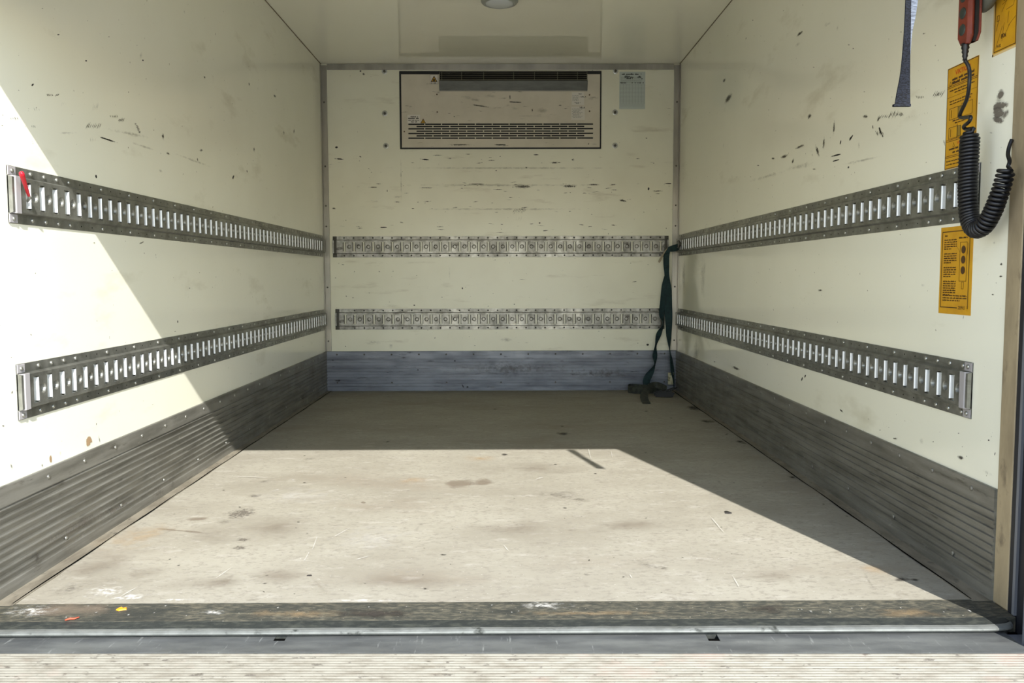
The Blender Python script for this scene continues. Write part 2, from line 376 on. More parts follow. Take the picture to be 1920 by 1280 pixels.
for sx in (-1, 1):
    n = 60; pts = []
    for i in range(n+1):
        y = YF+.012+(BY-.03-YF)*i/n; x = sx*(1.0215-.013*(1-i/n)+.0011*math.sin(i*.9))-sx*.0008
        pts.append((x, y, .0009+.0006*math.sin(i*.5), .0012+.0013*abs(math.sin(i*.37))))
    for i in range(n):
        (xa, ya, za, wa), (xb, yb, zb, wb) = pts[i], pts[i+1]
        seam.quad((xa-wa, ya, .0021), (xb-wb, yb, .0021), (xb+wb, yb, .0021), (xa+wa, ya, .0021))
b = seam; o = b.obj('floor_seam', MT['hole'], floor)

# ribbed kick plates ------------------------------------------------
def kick_profile():
    """(outward n, z) outline of the ribbed extrusion"""
    P = [(0.0, 0.0), (0.0065, 0.0), (0.0065, 0.026), (0.0035, 0.0275)]
    z = 0.0275; pitch = 0.0181
    for i in range(9):
        P += [(0.0035, z+.0075), (0.0055, z+.0082), (0.0055, z+.0150), (0.0085, z+.0156), (0.0085, z+.0174), (0.0035, z+pitch)]
        z += pitch
    P += [(0.0035, z+.004), (0.0065, z+.005), (0.0065, KICK-.002), (0.005, KICK), (0, KICK)]
    return P
KP = kick_profile()
rivet_me = dome('rivet', MT['bolt'], .0052, .0032); rivetd_me = dome('rivet', MT['boltdark'], .0052, .003)
rivetk_me = dome('rivet', MT['kick'], .0062, .0026)
b = MB(); b.prism([(-HX+n, z) for n, z in KP], 1, 1.770, BY-.0015); kl = struct(b, 'baseboard_left', MT['kick'], label='ribbed aluminium kick plate along the left wall, half sunlit')
b = MB(); b.prism([(HX-n, z) for n, z in KP], 1, 1.756, BY-.0015); kr = struct(b, 'baseboard_right', MT['kick'], label='ribbed aluminium kick plate along the shaded right wall')
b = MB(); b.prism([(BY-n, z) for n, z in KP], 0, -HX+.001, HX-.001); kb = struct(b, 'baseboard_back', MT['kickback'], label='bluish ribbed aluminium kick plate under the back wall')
def along(y0, step, y1):
    out = []; y = y0
    while y < y1: out.append(y); y += step
    return out
for o, sx, y0 in ((kl, -1, 1.99), (kr, 1, 1.845)):
    for y in along(y0, .173, 5.1): inst('rivet', rivet_me if sx < 0 else rivetk_me, o, (sx*(HX-.0065), y, .2185), (0, 0, PI/2 if sx < 0 else -PI/2))
    for i, y in enumerate(along(y0+.07, .30, 5.1)): inst('rivet', rivet_me if sx < 0 else rivetk_me, o, (sx*(HX-.0055), y, .051), (0, 0, PI/2 if sx < 0 else -PI/2))
for i in range(13):
    inst('rivet', rivetd_me, kb, (-.985+i*.1635, BY-.0065, .2195))
    if i % 2 == 0: inst('rivet', rivetd_me, kb, (-.985+i*.1635, BY-.0055, .049))
# trims --------------------------------------------------------------
b = MB(); b.box(-HX+.036, HX-.036, BY-.006, BY, 1.887, 1.9195); struct(b, 'trim_1', MT['trim'], .0015, label='flat metal strip along the top of the back wall')
for i, sx in enumerate((-1, 1)):
    b = MB(); xa, xb = sorted((sx*HX, sx*(HX-.034)))
    b.box(xa, xb, BY-.009, BY, KICK+.001, 1.912)
    xa, xb = sorted((sx*HX, sx*(HX-.004))); b.box(xa, xb, BY-.034, BY-.009, KICK+.001, 1.912)
    t = struct(b, 'trim_%d' % (2+i), MT['trim'], .001, label='upright metal corner strip, %s back corner' % ('left' if sx < 0 else 'right'))
    for z in (1.70, 1.33, 1.10, .98, .62, .30): inst('rivet', rivetd_me, t, (sx*(HX-.017), BY-.009, z))
for i, sx in enumerate((-1, 1)):
    b = MB(); xa, xb = sorted((sx*HX, sx*(HX-.0028))); b.box(xa, xb, 1.7, BY-.003, H-.0028, H)
    struct(b, 'trim_%d' % (4+i), MT['bead'], label='thin brown sealing joint between ceiling and %s wall' % ('left' if sx < 0 else 'right'))
# threshold + nosing -------------------------------------------------
def bentrim(name, m, prof, x0, x1, cut, label):
    """profile (y,z) swept across; its right end follows a rounded corner"""
    b = MB(); k = len(prof); n0 = 0; xs = [(x0, 0)]
    for j in range(24): xs.append((x0+(x1-.06-x0)*(j+1)/24, 0))
    for a in range(1, 7): xs.append((x1-.06+.06*math.sin(a/6*PI/2), 1-math.cos(a/6*PI/2)))
    for x, q in xs:
        for y, z in prof: b.v.append((x, y+(cut*q if y < 1.75 else 0)*(0 if y > 1.70 else 1), z+.0006*math.sin(x*23+y*40)*(1 if z > -.01 else 0)))
    for i in range(len(xs)-1):
        for j in range(k): j2 = (j+1) % k; b.f.append((i*k+j, i*k+j2, (i+1)*k+j2, (i+1)*k+j))
    b.f.append(tuple(range(k))); b.f.append(tuple((len(xs)-1)*k+j for j in range(k)))
    return struct(b, name, m, label=label)
b = MB(); b.box(-1.048, 1.0455, 1.667, FY-.002, -.03, .0012)
thr = struct(b, 'trim_6', MT['thresh'], .0012, label='dirty dark threshold strip where the floor ends')
def yl(py, z): return at(960, py, 2, z).y
bentrim('trim_7', MT['threshdark'], [(1.667, .001), (yl(1168, -.001), -.001), (yl(1175, -.0035), -.0035), (yl(1175, -.0035), -.03), (1.667, -.03)], -1.048, 1.026, .02, 'black worn rubber edge below the threshold strip')
y7 = yl(1175, -.0035)
nos = [(y7, -.0036), (yl(1179, -.0050), -.0050), (yl(1183, -.0075), -.0075), (yl(1186, -.0105), -.0105), (yl(1186, -.0105)+.002, -.0135), (y7, -.0145)]
bentrim('trim_8', MT['nosing'], nos, -1.048, 1.030, .02, 'rounded bare metal nosing at the edge of the load floor')
# rear frame ---------------------------------------------------------
for i, sx in enumerate((-1, 1)):
    def bx(b, x0, x1, *r): xa, xb = sorted((sx*x0, sx*x1)); b.box(xa, xb, *r)
    side = 'left' if sx < 0 else 'right'
    b = MB(); bx(b, 1.0455, 1.0495, 1.700, 1.7500, .0015, H); bx(b, 1.0495, 1.10, 1.700, 1.7500, -.05, H)
    if sx < 0:
        b = MB(); bx(b, 1.0455, 1.0495, 1.700, 1.7500, .0025, H)
    struct(b, 'trim_%d' % (9+i*3), MT['post'], .002, label='beige metal door post at the %s wall end' % side)
    b = MB(); bx(b, 1.0470, 1.10, 1.602, 1.6985, -.05, H)
    struct(b, 'trim_%d' % (10+i*3), MT['track'], label='dark roller door guide behind the %s post' % side)
    b = MB(); bx(b, 1.017, 1.11, 1.55, 1.60, -.30, H+.05)
    struct(b, 'trim_%d' % (11+i*3), MT['column'], .002, label='grey outer frame column on the %s of the opening' % side)
b = MB(); b.box(1.0410, 1.0468, 1.668, 1.676, .004, H); struct(b, 'trim_15', MT['column'], label='narrow blue-grey lip inside the right door guide')
# fascia above opening & half raised roller door
door = MB(); door.box(-1.045, 1.045, 1.63, 1.668, 1.272, 1.302); dr = struct(door, 'door_1', MT['door'], .003, label='bottom bar of the raised roller door above the view')
for k in range(8):
    b = MB(); b.box(-1.045, 1.045, 1.638, 1.660, 1.304+k*.077, 1.304+k*.077+.075); b.obj('slat', MT['door'], dr, bevel=.003)
b = MB(); b.box(-1.11, 1.11, 1.55, 1.60, H-.02, H+.05); struct(b, 'trim_16', MT['column'], label='grey header of the rear frame')
b = MB(); b.box(-14, 14, -14, 16, -1.0, -.95); struct(b, 'ground', MT['ground'], label='pale concrete yard outside')
b = MB(); b.box(-HX, HX, 1.66, 1.80, -.061, -.031); struct(b, 'trim_18', MT['hole'], label='added black filler that darkens the gap below the threshold')  # near-black filler added so no bright gap shows under the threshold
b = MB(); b.box(-HX, HX, 1.64, 5.16, -.16, -.062); struct(b, 'trim_17', MT['hole'], label='underfloor frame')  # coloured near-black so it reads as shade through the plate holes

# marks on the walls --------------------------------------------------
def onwall(px, py, which):
    return {'l': at(px, py, 0, -HX), 'r': at(px, py, 0, HX), 'b': at(px, py, 1, BY), 'f': at(px, py, 2, 0.0), 'c': at(px, py, 2, H), 't': at(px, py, 2, .0016)}[which]
def mark(which, x, y, ln, wd, ang, mk):
    """stroke ln x wd photo pixels, ang degrees clockwise from right"""
    a = math.radians(ang); d = Vector((math.cos(a), math.sin(a)))
    p0 = onwall(x-d.x*ln/2, y-d.y*ln/2, which); p1 = onwall(x+d.x*ln/2, y+d.y*ln/2, which)
    q0 = onwall(x+d.y*wd/2, y-d.x*wd/2, which); q1 = onwall(x-d.y*wd/2, y+d.x*wd/2, which)
    al = (p1-p0); return ((p0+p1)/2, al, al.length/2, (q1-q0).length/2*(.72 if mk in ('solid', 'scuff') else 1), mk)
def hatch(which, x, y, n, step, ln, wd, ang, mk='scuff', dirang=0):
    a = math.radians(dirang); out = []
    for i in range(n):
        j = i-(n-1)/2
        out.append(mark(which, x+math.cos(a)*step*j+random.uniform(-.5, .5), y+math.sin(a)*step*j, ln*random.uniform(.6, 1.1), wd, ang+random.uniform(-5, 5), mk))
    return out
ml = [mark('l', 203, 262, 36, 4, 18, 'solid'), mark('l', 109, 65, 6, 3.5, -5, 'solid'), mark('l', 161, 114, 4, 4, 0, 'solid'), mark('l', 268, 113, 4, 5, 0, 'solid'),
      mark('l', 61, 159, 6, 4, -40, 'solid'), mark('l', 180, 331, 5, 6, -60, 'solid'), mark('l', 79, 16, 4, 5, 0, 'scuff'), mark('l', 204, 69, 4, 4, 0, 'scuff'),
      mark('l', 3, 235, 5, 5, 0, 'scuff'), mark('l', 377, 282, 8, 8, 0, 'scuff'), mark('l', 305, 255, 10, 9, 60, 'scuff'), mark('l', 263, 104, 16, 6, -60, 'faint'),
      mark('l', 383, 145, 6, 4, 40, 'scuff'), mark('l', 467, 158, 6, 4, 40, 'scuff'), mark('l', 515, 180, 7, 4, 30, 'scuff'), mark('l', 532, 249, 10, 3.5, 90, 'scuff'),
      mark('l', 551, 246, 8, 5, 80, 'scuff'), mark('l', 476, 280, 11, 5, 80, 'scuff'), mark('l', 463, 321, 6, 5, 90, 'scuff'), mark('l', 437, 332, 9, 4, -60, 'solid'),
      mark('l', 370, 299, 6, 4, 50, 'scuff'), mark('l', 315, 288, 10, 5, 20, 'scuff'), mark('l', 360, 300, 100, 4, 20, 'faint'), mark('l', 345, 22, 9, 4, 60, 'faint'),
      mark('l', 240, 250, 90, 8, 12, 'faint'), mark('l', 270, 275, 60, 4, 18, 'faint'), mark('l', 125, 249, 45, 5, 0, 'faint'), mark('l', 300, 320, 8, 8, 90, 'faint'),
      mark('l', 166, 828, 22, 15, 88, 'rust'), mark('l', 94, 860, 15, 5, 88, 'rust'), mark('l', 185, 822, 18, 3, 80, 'dark'), mark('l', 78, 872, 7, 3, 80, 'dark'),
      mark('l', 112, 850, 14, 6, 80, 'grime'), mark('l', 20, 873, 14, 5, 70, 'dark'), mark('l', 5, 798, 7, 5, 0, 'scuff'), mark('l', 176, 455, 4, 4, 0, 'scuff'),
      mark('l', 265, 455, 14, 4, -25, 'scuff'), mark('l', 22, 735, 8, 4, -60, 'scuff'), mark('l', 21, 670, 4, 4, 0, 'scuff'), mark('l', 180, 794, 6, 3, 90, 'scuff'),
      mark('l', 333, 603, 5, 3, 80, 'solid'), mark('l', 328, 621, 4, 3, 0, 'scuff'), mark('l', 355, 540, 4, 4, 0, 'scuff'), mark('l', 470, 700, 8, 4, 0, 'grime'),
      mark('l', 60, 1046, 22, 11, -70, 'dark')]
ml += hatch('l', 93, 178, 4, 3, 10, 2, 50) + hatch('l', 107, 178, 2, 3, 9, 2.5, -45) + hatch('l', 175, 236, 8, 3.4, 18, 2.2, -65) + hatch('l', 178, 200, 4, 3, 24, 1.6, -80, 'faint')
ml += hatch('l', 213, 218, 5, 3, 7, 2.2, 70) + hatch('l', 227, 225, 4, 3, 12, 2.4, -55) + hatch('l', 258, 240, 7, 3, 10, 2.6, 20, dirang=68) + hatch('l', 26, 222, 4, 4, 8, 2, 60) + hatch('l', 62, 237, 3, 3, 9, 2, 70)
ml += hatch('l', 119, 195, 3, 4, 16, 2, -65, 'faint') + hatch('l', 174, 262, 4, 3, 14, 2, 90, 'faint') + hatch('l', 68, 205, 3, 4, 12, 2, 70, 'faint')
decals('scuff_marks', wall_l, ml, (1, 0, 0))
mr_ = [mark('r', 1568, 291, 20, 3.4, -14, 'solid'), mark('r', 1567, 301, 18, 3, -16, 'solid'), mark('r', 1597, 257, 18, 5, -52, 'solid'), mark('r', 1576, 267, 9, 3.5, -70, 'solid'),
       mark('r', 1533, 283, 26, 7, 70, 'scuff'), mark('r', 1545, 268, 26, 7, -85, 'scuff'), mark('r', 1564, 240, 34, 5, 92, 'scuff'), mark('r', 1518, 218, 12, 8, -30, 'scuff'),
       mark('r', 1591, 314, 5, 6, 90, 'solid'), mark('r', 1527, 317, 8, 4, 0, 'scuff'), mark('r', 1471, 293, 18, 8, -20, 'scuff'), mark('r', 1450, 297, 8, 7, 0, 'scuff'),
       mark('r', 1422, 310, 7, 4, 0, 'scuff'), mark('r', 1487, 302, 12, 5, -65, 'scuff'), mark('r', 1366, 184, 26, 7, -48, 'scuff'), mark('r', 1358, 151, 8, 5, -30, 'scuff'),
       mark('r', 1500, 63, 18, 5, -38, 'scuff'), mark('r', 1497, 83, 16, 4, -30, 'faint'), mark('r', 1552, 45, 18, 5, -25, 'faint'), mark('r', 1571, 52, 12, 4, -70, 'faint'),
       mark('r', 1399, 72, 5, 4, 90, 'scuff'), mark('r', 1412, 38, 4, 4, 0, 'scuff'), mark('r', 1592, 84, 5, 4, 0, 'scuff'), mark('r', 1600, 91, 4, 4, 0, 'scuff'),
       mark('r', 1621, 172, 4, 5, 0, 'scuff'), mark('r', 1526, 126, 4, 4, 0, 'scuff'), mark('r', 1500, 275, 24, 5, -25, 'scuff'), mark('r', 1440, 330, 80, 6, -16, 'faint'),
       mark('r', 1500, 312, 60, 10, -14, 'faint'), mark('r', 1620, 300, 90, 5, -12, 'faint'), mark('r', 1611, 273, 18, 3, 88, 'faint'), mark('r', 1357, 273, 14, 3, 90, 'faint'),
       mark('r', 1652, 248, 20, 4, 66, 'solid'), mark('r', 1637, 238, 8, 4, 70, 'scuff'), mark('r', 1648, 222, 14, 7, -60, 'scuff'), mark('r', 1623, 218, 12, 10, 0, 'scuff'),
       mark('r', 1690, 60, 4, 3, 0, 'scuff'), mark('r', 1733, 63, 8, 4, -10, 'scuff'), mark('r', 1859, 249, 8, 3, 10, 'dark'), mark('r', 1771, 268, 14, 3, 75, 'scuff'),
       mark('r', 1504, 710, 9, 3, -60, 'solid'), mark('r', 1510, 705, 6, 2.5, -60, 'solid'), mark('r', 1382, 692, 5, 4, 0, 'scuff'), mark('r', 1380, 690, 20, 6, 20, 'scuff'),
       mark('r', 1340, 678, 4, 4, 0, 'scuff'), mark('r', 1538, 544, 10, 7, 0, 'scuff'), mark('r', 1728, 826, 12, 16, 0, 'faint'), mark('r', 1803, 858, 16, 7, 20, 'dark'),
       mark('r', 1850, 885, 30, 9, 25, 'grime'), mark('r', 1866, 850, 9, 3, -75, 'solid'), mark('r', 1854, 825, 4, 5, 0, 'solid'), mark('r', 1750, 828, 6, 4, 0, 'scuff'),
       mark('r', 1798, 812, 4, 4, 0, 'scuff'), mark('r', 1679, 822, 10, 8, 0, 'scuff'), mark('r', 1578, 770, 10, 4, 40, 'scuff'), mark('r', 1650, 806, 4, 3, 0, 'scuff'),
       mark('r', 1865, 455, 6, 9, 0, 'faint'), mark('r', 1878, 495, 6, 8, 30, 'scuff'), mark('r', 1877, 518, 9, 6, 0, 'scuff'), mark('r', 1862, 552, 5, 5, 0, 'scuff'),
       mark('r', 1846, 389, 6, 7, 0, 'scuff'), mark('r', 1730, 535, 10, 10, 0, 'faint'), mark('r', 1807, 594, 10, 2, 100, 'scuff'),
       mark('r', 1323, 440, 7, 40, 8, 'faint'), mark('r', 1318, 520, 90, 12, 92, 'faint'), mark('r', 1282, 520, 90, 10, 92, 'faint'),
       mark('r', 1306, 660, 60, 14, 92, 'faint')]
mr_ += [mark('r', 1878, 176, 22, 20, -20, 'residue'), mark('r', 1877, 199, 34, 18, -10, 'residue'), mark('r', 1877, 212, 36, 28, 0, 'residue'), mark('r', 1872, 224, 26, 20, 10, 'residue'),
        mark('r', 1874, 189, 22, 12, 0, 'faint')]
mr_ += hatch('r', 1675, 215, 5, 3, 24, 2.2, -70) + hatch('r', 1688, 214, 4, 3, 14, 2.2, 60) + hatch('r', 1760, 176, 6, 3, 20, 2.4, -60) + hatch('r', 1725, 182, 5, 3, 8, 2.2, 70) + hatch('r', 1650, 250, 5, 3, 14, 2.2, 65) + hatch('r', 1660, 218, 5, 4, 14, 2, -50) + hatch('r', 1720, 216, 9, 5, 6, 1.6, 75, 'faint', -12)
decals('scuff_marks', wall_r, mr_, (-1, 0, 0))
mb_ = [mark('b', 676, 133, 6, 6, 0, 'solid'), mark('b', 682, 139, 6, 9, 0, 'scuff'), mark('b', 631, 276, 6, 7, 0, 'solid'), mark('b', 636, 298, 20, 4, 5, 'solid'), mark('b', 676, 294, 8, 4, 25, 'scuff'),
       mark('b', 797, 299, 20, 4, 6, 'solid'), mark('b', 820, 291, 30, 3, 0, 'scuff'), mark('b', 1005, 290, 14, 3.5, 0, 'solid'), mark('b', 878, 289, 14, 3, 0, 'scuff'), mark('b', 930, 320, 4, 5, 0, 'solid'),
       mark('b', 893, 345, 40, 3, 0, 'solid'), mark('b', 800, 352, 34, 3, 0, 'scuff'), mark('b', 934, 355, 22, 3, 0, 'scuff'), mark('b', 700, 351, 22, 4, 0, 'scuff'), mark('b', 1253, 344, 18, 3, 0, 'solid'),
       mark('b', 726, 358, 6, 3, 90, 'solid'), mark('b', 980, 350, 44, 10, 0, 'scuff'), mark('b', 1068, 349, 32, 9, 0, 'scuff'), mark('b', 1112, 346, 26, 5, 0, 'scuff'), mark('b', 1216, 354, 4, 8, 0, 'solid'),
       mark('b', 1233, 358, 24, 4, 0, 'scuff'), mark('b', 1234, 363, 14, 3, 0, 'scuff'), mark('b', 1152, 356, 16, 3, 0, 'scuff'), mark('b', 1168, 376, 18, 8, 10, 'scuff'), mark('b', 1212, 259, 5, 3, 0, 'solid'),
       mark('b', 719, 426, 18, 3, 0, 'solid'), mark('b', 825, 425, 18, 3, 0, 'scuff'), mark('b', 1012, 418, 4, 4, 0, 'solid'), mark('b', 1023, 432, 14, 3, -5, 'solid'), mark('b', 1151, 422, 14, 4, 0, 'scuff'),
       mark('b', 1249, 428, 3, 5, 0, 'solid'), mark('b', 626, 391, 8, 8, 0, 'scuff'), mark('b', 774, 391, 6, 3, 0, 'solid'), mark('b', 753, 417, 10, 3, 15, 'scuff'), mark('b', 640, 424, 18, 3, 5, 'faint'),
       mark('b', 643, 496, 7, 3, 0, 'scuff'), mark('b', 711, 509, 4, 3, 0, 'scuff'), mark('b', 867, 540, 3, 6, 0, 'solid'), mark('b', 777, 572, 4, 4, 0, 'solid'), mark('b', 662, 558, 4, 4, 0, 'scuff'),
       mark('b', 1214, 646, 6, 6, 0, 'solid'), mark('b', 1196, 643, 3, 3, 0, 'scuff'), mark('b', 1190, 528, 12, 3, -10, 'scuff'), mark('b', 843, 512, 2.5, 34, 0, 'faint'), mark('b', 648, 649, 3, 4, 0, 'scuff'),
       mark('b', 752, 337, 3, 110, 0, 'faint'), mark('b', 950, 347, 420, 6, 0, 'faint'), mark('b', 930, 392, 360, 5, 0, 'faint'), mark('b', 950, 315, 500, 5, 0, 'faint'),
       mark('b', 700, 642, 34, 11, 0, 'faint'), mark('b', 733, 648, 12, 12, 0, 'faint'), mark('b', 950, 637, 30, 10, 0, 'faint'),
       mark('b', 745, 369, 26, 4, 0, 'faint'), mark('b', 1040, 305, 16, 7, 0, 'scuff'), mark('b', 1074, 299, 8, 7, 0, 'scuff'), mark('b', 987, 314, 4, 4, 0, 'scuff')]
mb_ += hatch('b', 974, 395, 8, 3, 15, 1.6, -60) + hatch('b', 973, 410, 4, 3, 14, 1.4, -80, 'faint') + [mark('b', 984, 389, 22, 3, -10, 'scuff')]
for i in range(70):
    mb_.append(mark('b', random.gauss(960, 190), random.choice((345, 350, 356, 300, 375, 392, 425))+random.uniform(-6, 6), random.uniform(5, 18), random.uniform(1.5, 3), random.uniform(-8, 8), random.choice(('scuff', 'faint', 'scuff'))))
for i in range(45):
    mb_.append(mark('b', random.uniform(625, 1255), random.uniform(290, 652), random.uniform(2, 4), random.uniform(2, 4), 0, 'scuff'))
mb_ = [m_ for m_ in mb_]
decals('scuff_marks', wall_b, mb_, (0, -1, 0))
kbm = [mark('b', 757, 670, 18, 7, 0, 'dark'), mark('b', 853, 676, 6, 5, 0, 'dark'), mark('b', 784, 693, 4, 4, 0, 'solid'), mark('b', 625, 675, 9, 4, 0, 'dark'), mark('b', 625, 687, 10, 3, 0, 'dark'), mark('b', 635, 713, 20, 5, 0, 'dark'),
       mark('b', 868, 723, 4, 12, -30, 'dark'), mark('b', 877, 725, 5, 5, 0, 'solid'), mark('b', 915, 725, 40, 6, 0, 'grime'), mark('b', 960, 690, 300, 40, 0, 'grime'), mark('b', 1130, 700, 160, 30, 0, 'grime')]
decals('grime_marks', kb, [(c-Vector((0, .0089, 0)), a, l_, w_, mk) for c, a, l_, w_, mk in kbm], (0, -1, 0))
klm = [mark('l', 290, 925, 40, 16, -38, 'grime'), mark('l', 318, 905, 24, 20, -38, 'grime'), mark('l', 390, 845, 20, 8, -38, 'grime'), mark('l', 62, 1047, 24, 13, -70, 'dark'), mark('l', 200, 960, 200, 10, -30, 'grime'), mark('l', 130, 990, 220, 16, -30, 'grime')]
decals('grime_marks', kl, [(c+Vector((.0089, 0, 0)), a, l_, w_, mk) for c, a, l_, w_, mk in klm], (1, 0, 0))
# stains on the floor
mf = [mark('f', 862, 906, 64, 22, 0, 'brown'), mark('f', 905, 904, 48, 15, 0, 'brown'), mark('f', 1050, 928, 110, 26, 6, 'grime'), mark('f', 1090, 937, 50, 9, 6, 'grime'), mark('f', 1060, 952, 12, 4, 0, 'dark'),
      mark('f', 452, 963, 44, 22, -38, 'tread'), mark('f', 420, 978, 40, 10, -20, 'grime'), mark('f', 478, 930, 30, 8, -10, 'tread'), mark('f', 455, 1012, 24, 12, -20, 'tread'), mark('f', 449, 1027, 26, 12, -20, 'tread'),
      mark('f', 495, 903, 40, 6, -18, 'grime'), mark('f', 583, 860, 16, 8, -30, 'grime'), mark('f', 335, 1060, 10, 4, -10, 'dark'), mark('f', 500, 1079, 14, 3.5, -5, 'dark'), mark('f', 497, 1094, 12, 3, 0, 'dark'),
      mark('f', 200, 1110, 100, 26, 3, 'chalk'), mark('f', 245, 1118, 60, 18, 10, 'chalk'), mark('f', 225, 1122, 100, 12, 0, 'chalk'), mark('f', 330, 1125, 90, 8, 0, 'chalk'), mark('f', 220, 1085, 130, 40, 0, 'soil'), mark('f', 250, 1075, 160, 36, 0, 'soil'),
      mark('f', 180, 1065, 200, 50, -12, 'soil'), mark('f', 250, 1010, 160, 40, -25, 'ochre'), mark('f', 340, 995, 110, 3.5, 5, 'brown'), mark('f', 370, 973, 50, 10, -5, 'brown'), mark('f', 130, 1105, 90, 22, -20, 'grime'),
      mark('f', 832, 1040, 13, 4, 8, 'dark'), mark('f', 796, 1029, 6, 4, 60, 'dark'), mark('f', 1105, 1051, 5, 4, 0, 'solid'), mark('f', 797, 1104, 8, 4, 20, 'dark'), mark('f', 946, 852, 16, 5, 0, 'dark'), mark('f', 1055, 813, 36, 7, 0, 'dark'),
      mark('f', 681, 942, 12, 5, -5, 'brown'), mark('f', 775, 902, 60, 14, -15, 'ochre'), mark('f', 900, 860, 90, 16, 0, 'ochre'), mark('f', 735, 940, 10, 7, -20, 'grime'), mark('f', 790, 983, 12, 6, 0, 'grime'), mark('f', 955, 955, 24, 7, 0, 'grime'),
      mark('f', 1210, 1058, 30, 30, -20, 'grime'), mark('f', 1098, 1077, 20, 7, 0, 'grime'), mark('f', 1245, 1065, 16, 9, -20, 'grime'), mark('f', 1365, 961, 13, 7, 0, 'solid'), mark('f', 1690, 1086, 40, 10, -8, 'dark'), mark('f', 1715, 1087, 24, 6, 0, 'dark'), mark('f', 1640, 1070, 70, 26, 0, 'ochre'),
      mark('f', 1300, 905, 40, 5, 12, 'grime'), mark('f', 1630, 1090, 40, 5, 60, 'grime'), mark('f', 1290, 1127, 70, 14, 0, 'chalk'), mark('f', 1220, 1128, 200, 7, 0, 'chalk'), mark('f', 1050, 1127, 260, 5, 0, 'chalk'), mark('f', 680, 1127, 260, 8, 0, 'chalk'), mark('f', 900, 1127.5, 280, 4, 0, 'chalk'),
      mark('f', 420, 1090, 100, 40, 0, 'soil'), mark('f', 600, 1100, 16, 60, -10, 'soil'), mark('f', 520, 990, 200, 60, 0, 'soil'), mark('f', 980, 990, 300, 40, 0, 'soil'), mark('f', 760, 1090, 300, 40, 0, 'soil'), mark('f', 1450, 1080, 200, 40, 0, 'soil'), mark('f', 1000, 880, 300, 30, 0, 'soil'), mark('f', 1180, 985, 240, 30, 0, 'soil'),
      mark('f', 560, 930, 220, 40, 0, 'pale'), mark('f', 380, 1100, 200, 50, 0, 'soil'), mark('f', 700, 1010, 200, 60, 0, 'pale'), mark('f', 520, 1080, 160, 50, 0, 'soil'), mark('f', 400, 1000, 140, 50, -10, 'soil')]
# thin scratches
for x, y, l_, a in ((470, 895, 120, 2), (590, 1020, 50, -70), (575, 1045, 40, -60), (1105, 850, 40, 75), (1147, 853, 18, 80), (240, 1112, 60, -30), (1183, 1082, 16, 60), (720, 1012, 20, 20), (1345, 985, 60, 50), (1380, 1092, 50, 60), (680, 1047, 60, -15), (950, 1030, 30, 50), (420, 1075, 60, -35), (1240, 925, 20, -10), (640, 1000, 60, -30), (1010, 898, 30, -20)):
    mf.append(mark('f', x, y, l_*.8, 1.5, a, 'scratch'))
for i in range(110):
    mf.append(mark('f', random.uniform(300, 1600), random.uniform(760, 1120), random.uniform(2, 7), random.uniform(1.2, 2.6), random.uniform(-40, 40), random.choice(('dark', 'dark', 'grime', 'chalk'))))
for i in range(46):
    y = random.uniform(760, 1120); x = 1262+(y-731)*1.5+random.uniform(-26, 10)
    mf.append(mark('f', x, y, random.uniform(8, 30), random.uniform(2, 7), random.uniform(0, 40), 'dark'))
mf = [m_ for m_ in mf if abs(m_[0].x) < 1.0 and m_[0].y > 1.77 and m_[0].y < 5.1]
decals('floor_stains', floor, mf, (0, 0, 1))
mt = [mark('t', x, y, l_, w_, a, k) for x, y, l_, w_, a, k in ((120, 1143, 200, 26, 0, 'brown'), (60, 1145, 120, 26, 0, 'chalk'), (560, 1150, 260, 18, 0, 'ochre'), (700, 1150, 200, 20, 0, 'dark'), (1020, 1136, 120, 18, 0, 'chalk'), (1440, 1142, 90, 20, 0, 'dark'), (1700, 1150, 160, 20, 0, 'ochre'), (1100, 1150, 300, 12, 0, 'ochre'), (1520, 1146, 10, 8, 0, 'chalk'), (1556, 1151, 7, 5, 0, 'chalk'), (1818, 1145, 8, 6, 0, 'chalk'), (400, 1148, 90, 12, 0, 'chalk'), (1780, 1143, 12, 4, 30, 'dark'))]
for i in range(60): mt.append(mark('t', random.uniform(20, 1850), random.uniform(1134, 1160), random.uniform(3, 6), random.uniform(2, 4), 0, 'chalk'))
decals('grime_marks', thr, [m_ for m_ in mt if m_[0].x < 1.0 and m_[0].y > 1.675], (0, 0, 1))

